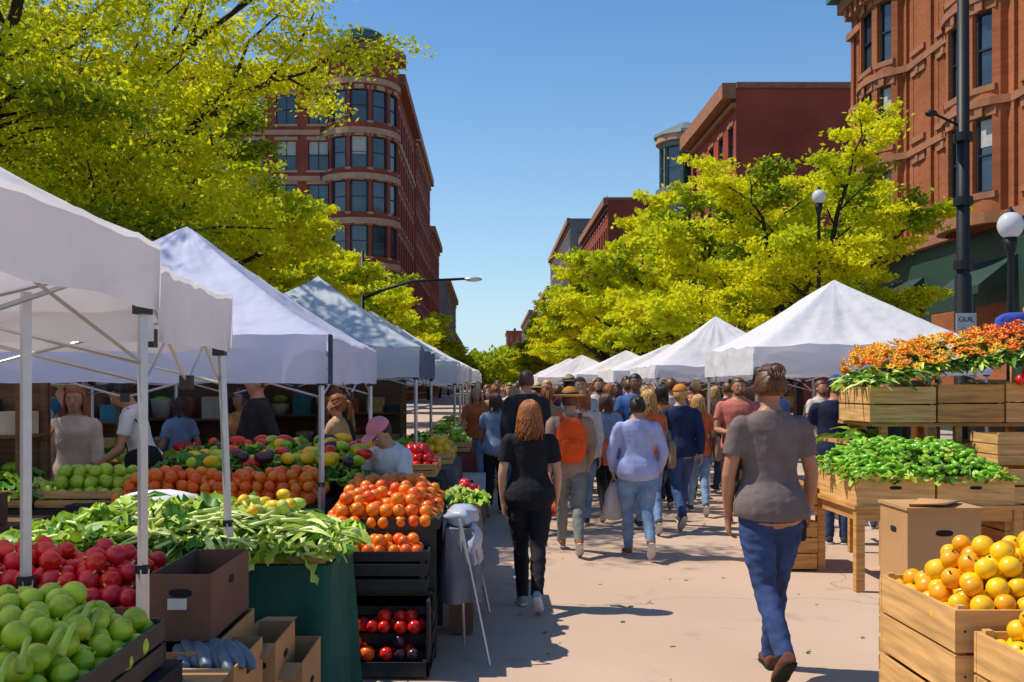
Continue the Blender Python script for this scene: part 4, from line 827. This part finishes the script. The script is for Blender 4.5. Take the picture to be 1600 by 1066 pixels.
for i in range(1150):
    x,y=rr.uniform(3.48,5.95),rr.uniform(8.98,9.95); z=1.72+.17*(x-3.45)+.26*math.sin(math.pi*(y-8.9)/1.15)*rr.uniform(.7,1.15); cl=int((x*2.3+y*1.1+rr.uniform(0,1.2)))%4
    if x<4.1: cl=0 if rr.random()<.7 else 1
    s=rr.uniform(.025,.055); t=rx(rr.uniform(.1,.9))@ry(rr.uniform(-.5,.5)); V=[(0,0,0)]
    for k in range(14): a=k*6.283/14; q=s*(1 if k%2 else .6); V.append((q*math.cos(a),q*math.sin(a),.012 if k%2 else 0))
    V=np.array(V)@t.T+np.array([x,y,z]); b.add(V,[(0,1+k,1+(k+1)%14) for k in range(14)],PET[cl]); b.ell((x,y,z)+t@np.array([0,0,.006]),s*.3,YEB,6,4)
b.obj('cut_flower_display')
b=MB(); heap(b,4.7,5.6,8.85,9.1,flat(1.66),.05,[RED],3,10,seed=80); b.obj('tomato_pile')
b=MB(); b.ell((5.35,10.1,2.28),(.24,.1,.13),fab((.04,.08,.40)),18,12,e=.9,fn=lump); b.tube([(5.3,10.1,1.3),(5.3,10.1,2.2)],.02,WOOD,6); b.obj('blue_bag')
b=MB()
for i in range(5): b.ell((5.35+.12*(i%3),9.7+.1*(i//3),2.28+.13*(i//2)),(.09,.09,.07),ORA,14,10); 
b.box(5.2,5.8,9.55,9.95,2.18,2.2,WOOD); b.box(5.22,5.25,9.6,9.63,1.3,2.18,WOOD); b.box(5.75,5.78,9.6,9.63,1.3,2.18,WOOD); b.obj('pumpkin_shelf')

# ------------------------------------------------------------ street furniture
GLOBE=mat('lamp_globe',(.75,.76,.78),.15,.03,3,0,trans=.3)
def globe_lamp(x,y,z,r=.2,name='street_lamp'):
    b=MB(); b.tube([(x,y,.13),(x,y,.5),(x,y,.55),(x,y,1),(x,y,z-r-.25),(x,y,z-r-.1),(x,y,z-r)],[.13,.11,.07,.05,.035,.07,.08],IRON,12)
    b.ell((x,y,z),(r,r,r*1.1),GLOBE,18,12); b.tube([(x,y,z+r*.95),(x,y,z+r*1.15),(x,y,z+r*1.5)],[.07,.04,.01],IRON,10); return b.obj(name)
globe_lamp(6.28,12.0,3.60,.15); globe_lamp(6.6,33,4.85,.2); globe_lamp(6.6,28,4.0,.2); globe_lamp(6.75,20.4,5.55,.14); globe_lamp(-5.6,40,4.6,.2); globe_lamp(-5.6,60,4.6,.2)
b=MB(); x,y=6.66,14
b.tube([(x,y,.13),(x,y,.7),(x,y,.75),(x,y,3.2),(x,y,3.25),(x,y,8.5)],[.19,.17,.125,.11,.09,.075],IRON,14)
for z in(3.3,4.2,5.1): b.tube([(x,y,z),(x,y,z+.12)],.13,IRON,14,smooth=False)
b.tube([(x,y,5.3),(x-.25,y,5.42),(x-.42,y,5.5)],.02,IRON,6); b.ell((x-.45,y,5.5),(.09,.06,.05),IRON,10,6)
b.tube([(x,y,8.3),(x-.8,y,8.9),(x-1.8,y,9.0)],.05,IRON,8); b.ell((x-2.0,y,8.97),(.3,.12,.08),IRON,12,6)
SIGN=mat('sign_panel',(.42,.42,.42),.6); b.box(x-.16,x+.12,y-.14,y-.125,2.25,2.68,SIGN); lp=b.obj('lamp_post')
def text(s,x,y,z,size,m,parent=None,name='lettering'):
    cu=bpy.data.curves.new(name,'FONT'); cu.body=s; cu.size=size; cu.extrude=.001; cu.align_x='CENTER'; o=bpy.data.objects.new(name,cu); sc.collection.objects.link(o); o.location=(x,y,z); o.rotation_euler=(R(90),0,0); cu.materials.append(m)
    if parent: o.parent=parent
text('GUIL',x-.02,y-.145,2.56,.10,IRON,lp)
for i in range(3): text('- -- ---',x-.02,y-.145,2.46-.07*i,.05,IRON,lp)
text('6G7',4.98,9.035,1.46,.12,WOODD,None,'crate_lettering')
b=MB(); x,y=-5.1,40
b.tube([(x,y,.13),(x,y,1),(x,y,7.1)],[.16,.11,.07],IRON,10)
b.tube([(x,y,5.2),(x+.8,y,5.55),(x+2,y,5.9),(x+4.1,y,6.0)],[.07,.065,.06,.05],IRON,8); b.ell((x+4.45,y,5.98),(.36,.16,.10),ALU,14,8)
b.tube([(x,y,5.9),(x-.8,y,6.4),(x-2.0,y,6.5)],[.05,.045,.035],IRON,8); b.ell((x-2.2,y,6.48),(.36,.16,.10),IRON,14,8); b.obj('street_lamp')
b=MB()
for i in range(34):
    xx,yy=rnd(.0,2.6),rnd(4.6,12); q=rnd(.5,1.3); b.add([(xx,yy,.006),(xx+.03*q,yy+.01,.006),(xx+.035*q,yy+.03*q,.010),(xx+.005,yy+.028*q,.006)],[(0,1,2,3)],rr.choice([LG2,CARD,LC]))
b.obj('leaf_litter')

# ------------------------------------------------------------ light, sky, camera
el,rot=R(57),R(279)
w=bpy.data.worlds.new('World'); sc.world=w; w.use_nodes=True; nt=w.node_tree; N=nt.nodes; Lk=nt.links; bg=N['Background']
sk=N.new('ShaderNodeTexSky'); sk.sky_type='NISHITA'; sk.sun_disc=False; sk.sun_elevation=el; sk.sun_rotation=rot; sk.air_density=1.0; sk.dust_density=.2; sk.ozone_density=2.0
hs=N.new('ShaderNodeHueSaturation'); hs.inputs['Saturation'].default_value=1.26; Lk.new(sk.outputs[0],hs.inputs['Color'])
tc=N.new('ShaderNodeTexCoord'); sp=N.new('ShaderNodeSeparateXYZ'); Lk.new(tc.outputs['Generated'],sp.inputs[0])
s1=N.new('ShaderNodeMath'); s1.operation='SUBTRACT'; s1.use_clamp=True; s1.inputs[0].default_value=1; Lk.new(sp.outputs[2],s1.inputs[1])
s2=N.new('ShaderNodeMath'); s2.operation='POWER'; s2.inputs[1].default_value=6; Lk.new(s1.outputs[0],s2.inputs[0])
s3=N.new('ShaderNodeMath'); s3.operation='MULTIPLY'; s3.inputs[1].default_value=.85; Lk.new(s2.outputs[0],s3.inputs[0])
mx=N.new('ShaderNodeMix'); mx.data_type='RGBA'; Lk.new(s3.outputs[0],mx.inputs['Factor']); Lk.new(hs.outputs[0],mx.inputs['A']); mx.inputs['B'].default_value=(3.4,4.8,6.0,1)
Lk.new(mx.outputs['Result'],bg.inputs[0]); bg.inputs[1].default_value=.15
sd=Vector((math.sin(rot)*math.cos(el),math.cos(rot)*math.cos(el),math.sin(el)))
L=bpy.data.lights.new('sun','SUN'); L.energy=5.0; L.angle=R(.5); L.color=(1,.92,.79); o=bpy.data.objects.new('sun',L); sc.collection.objects.link(o); o.rotation_euler=(-sd).to_track_quat('-Z','Y').to_euler()
cd=bpy.data.cameras.new('camera'); cd.sensor_width=36; cd.lens=35; cd.shift_y=.045; cd.shift_x=.022; cd.clip_end=5000; cd.clip_start=.05
cam=bpy.data.objects.new('camera',cd); sc.collection.objects.link(cam); cam.location=(0,0,1.65); cam.rotation_euler=(R(90),0,0); sc.camera=cam
print('total',time.time()-T0)
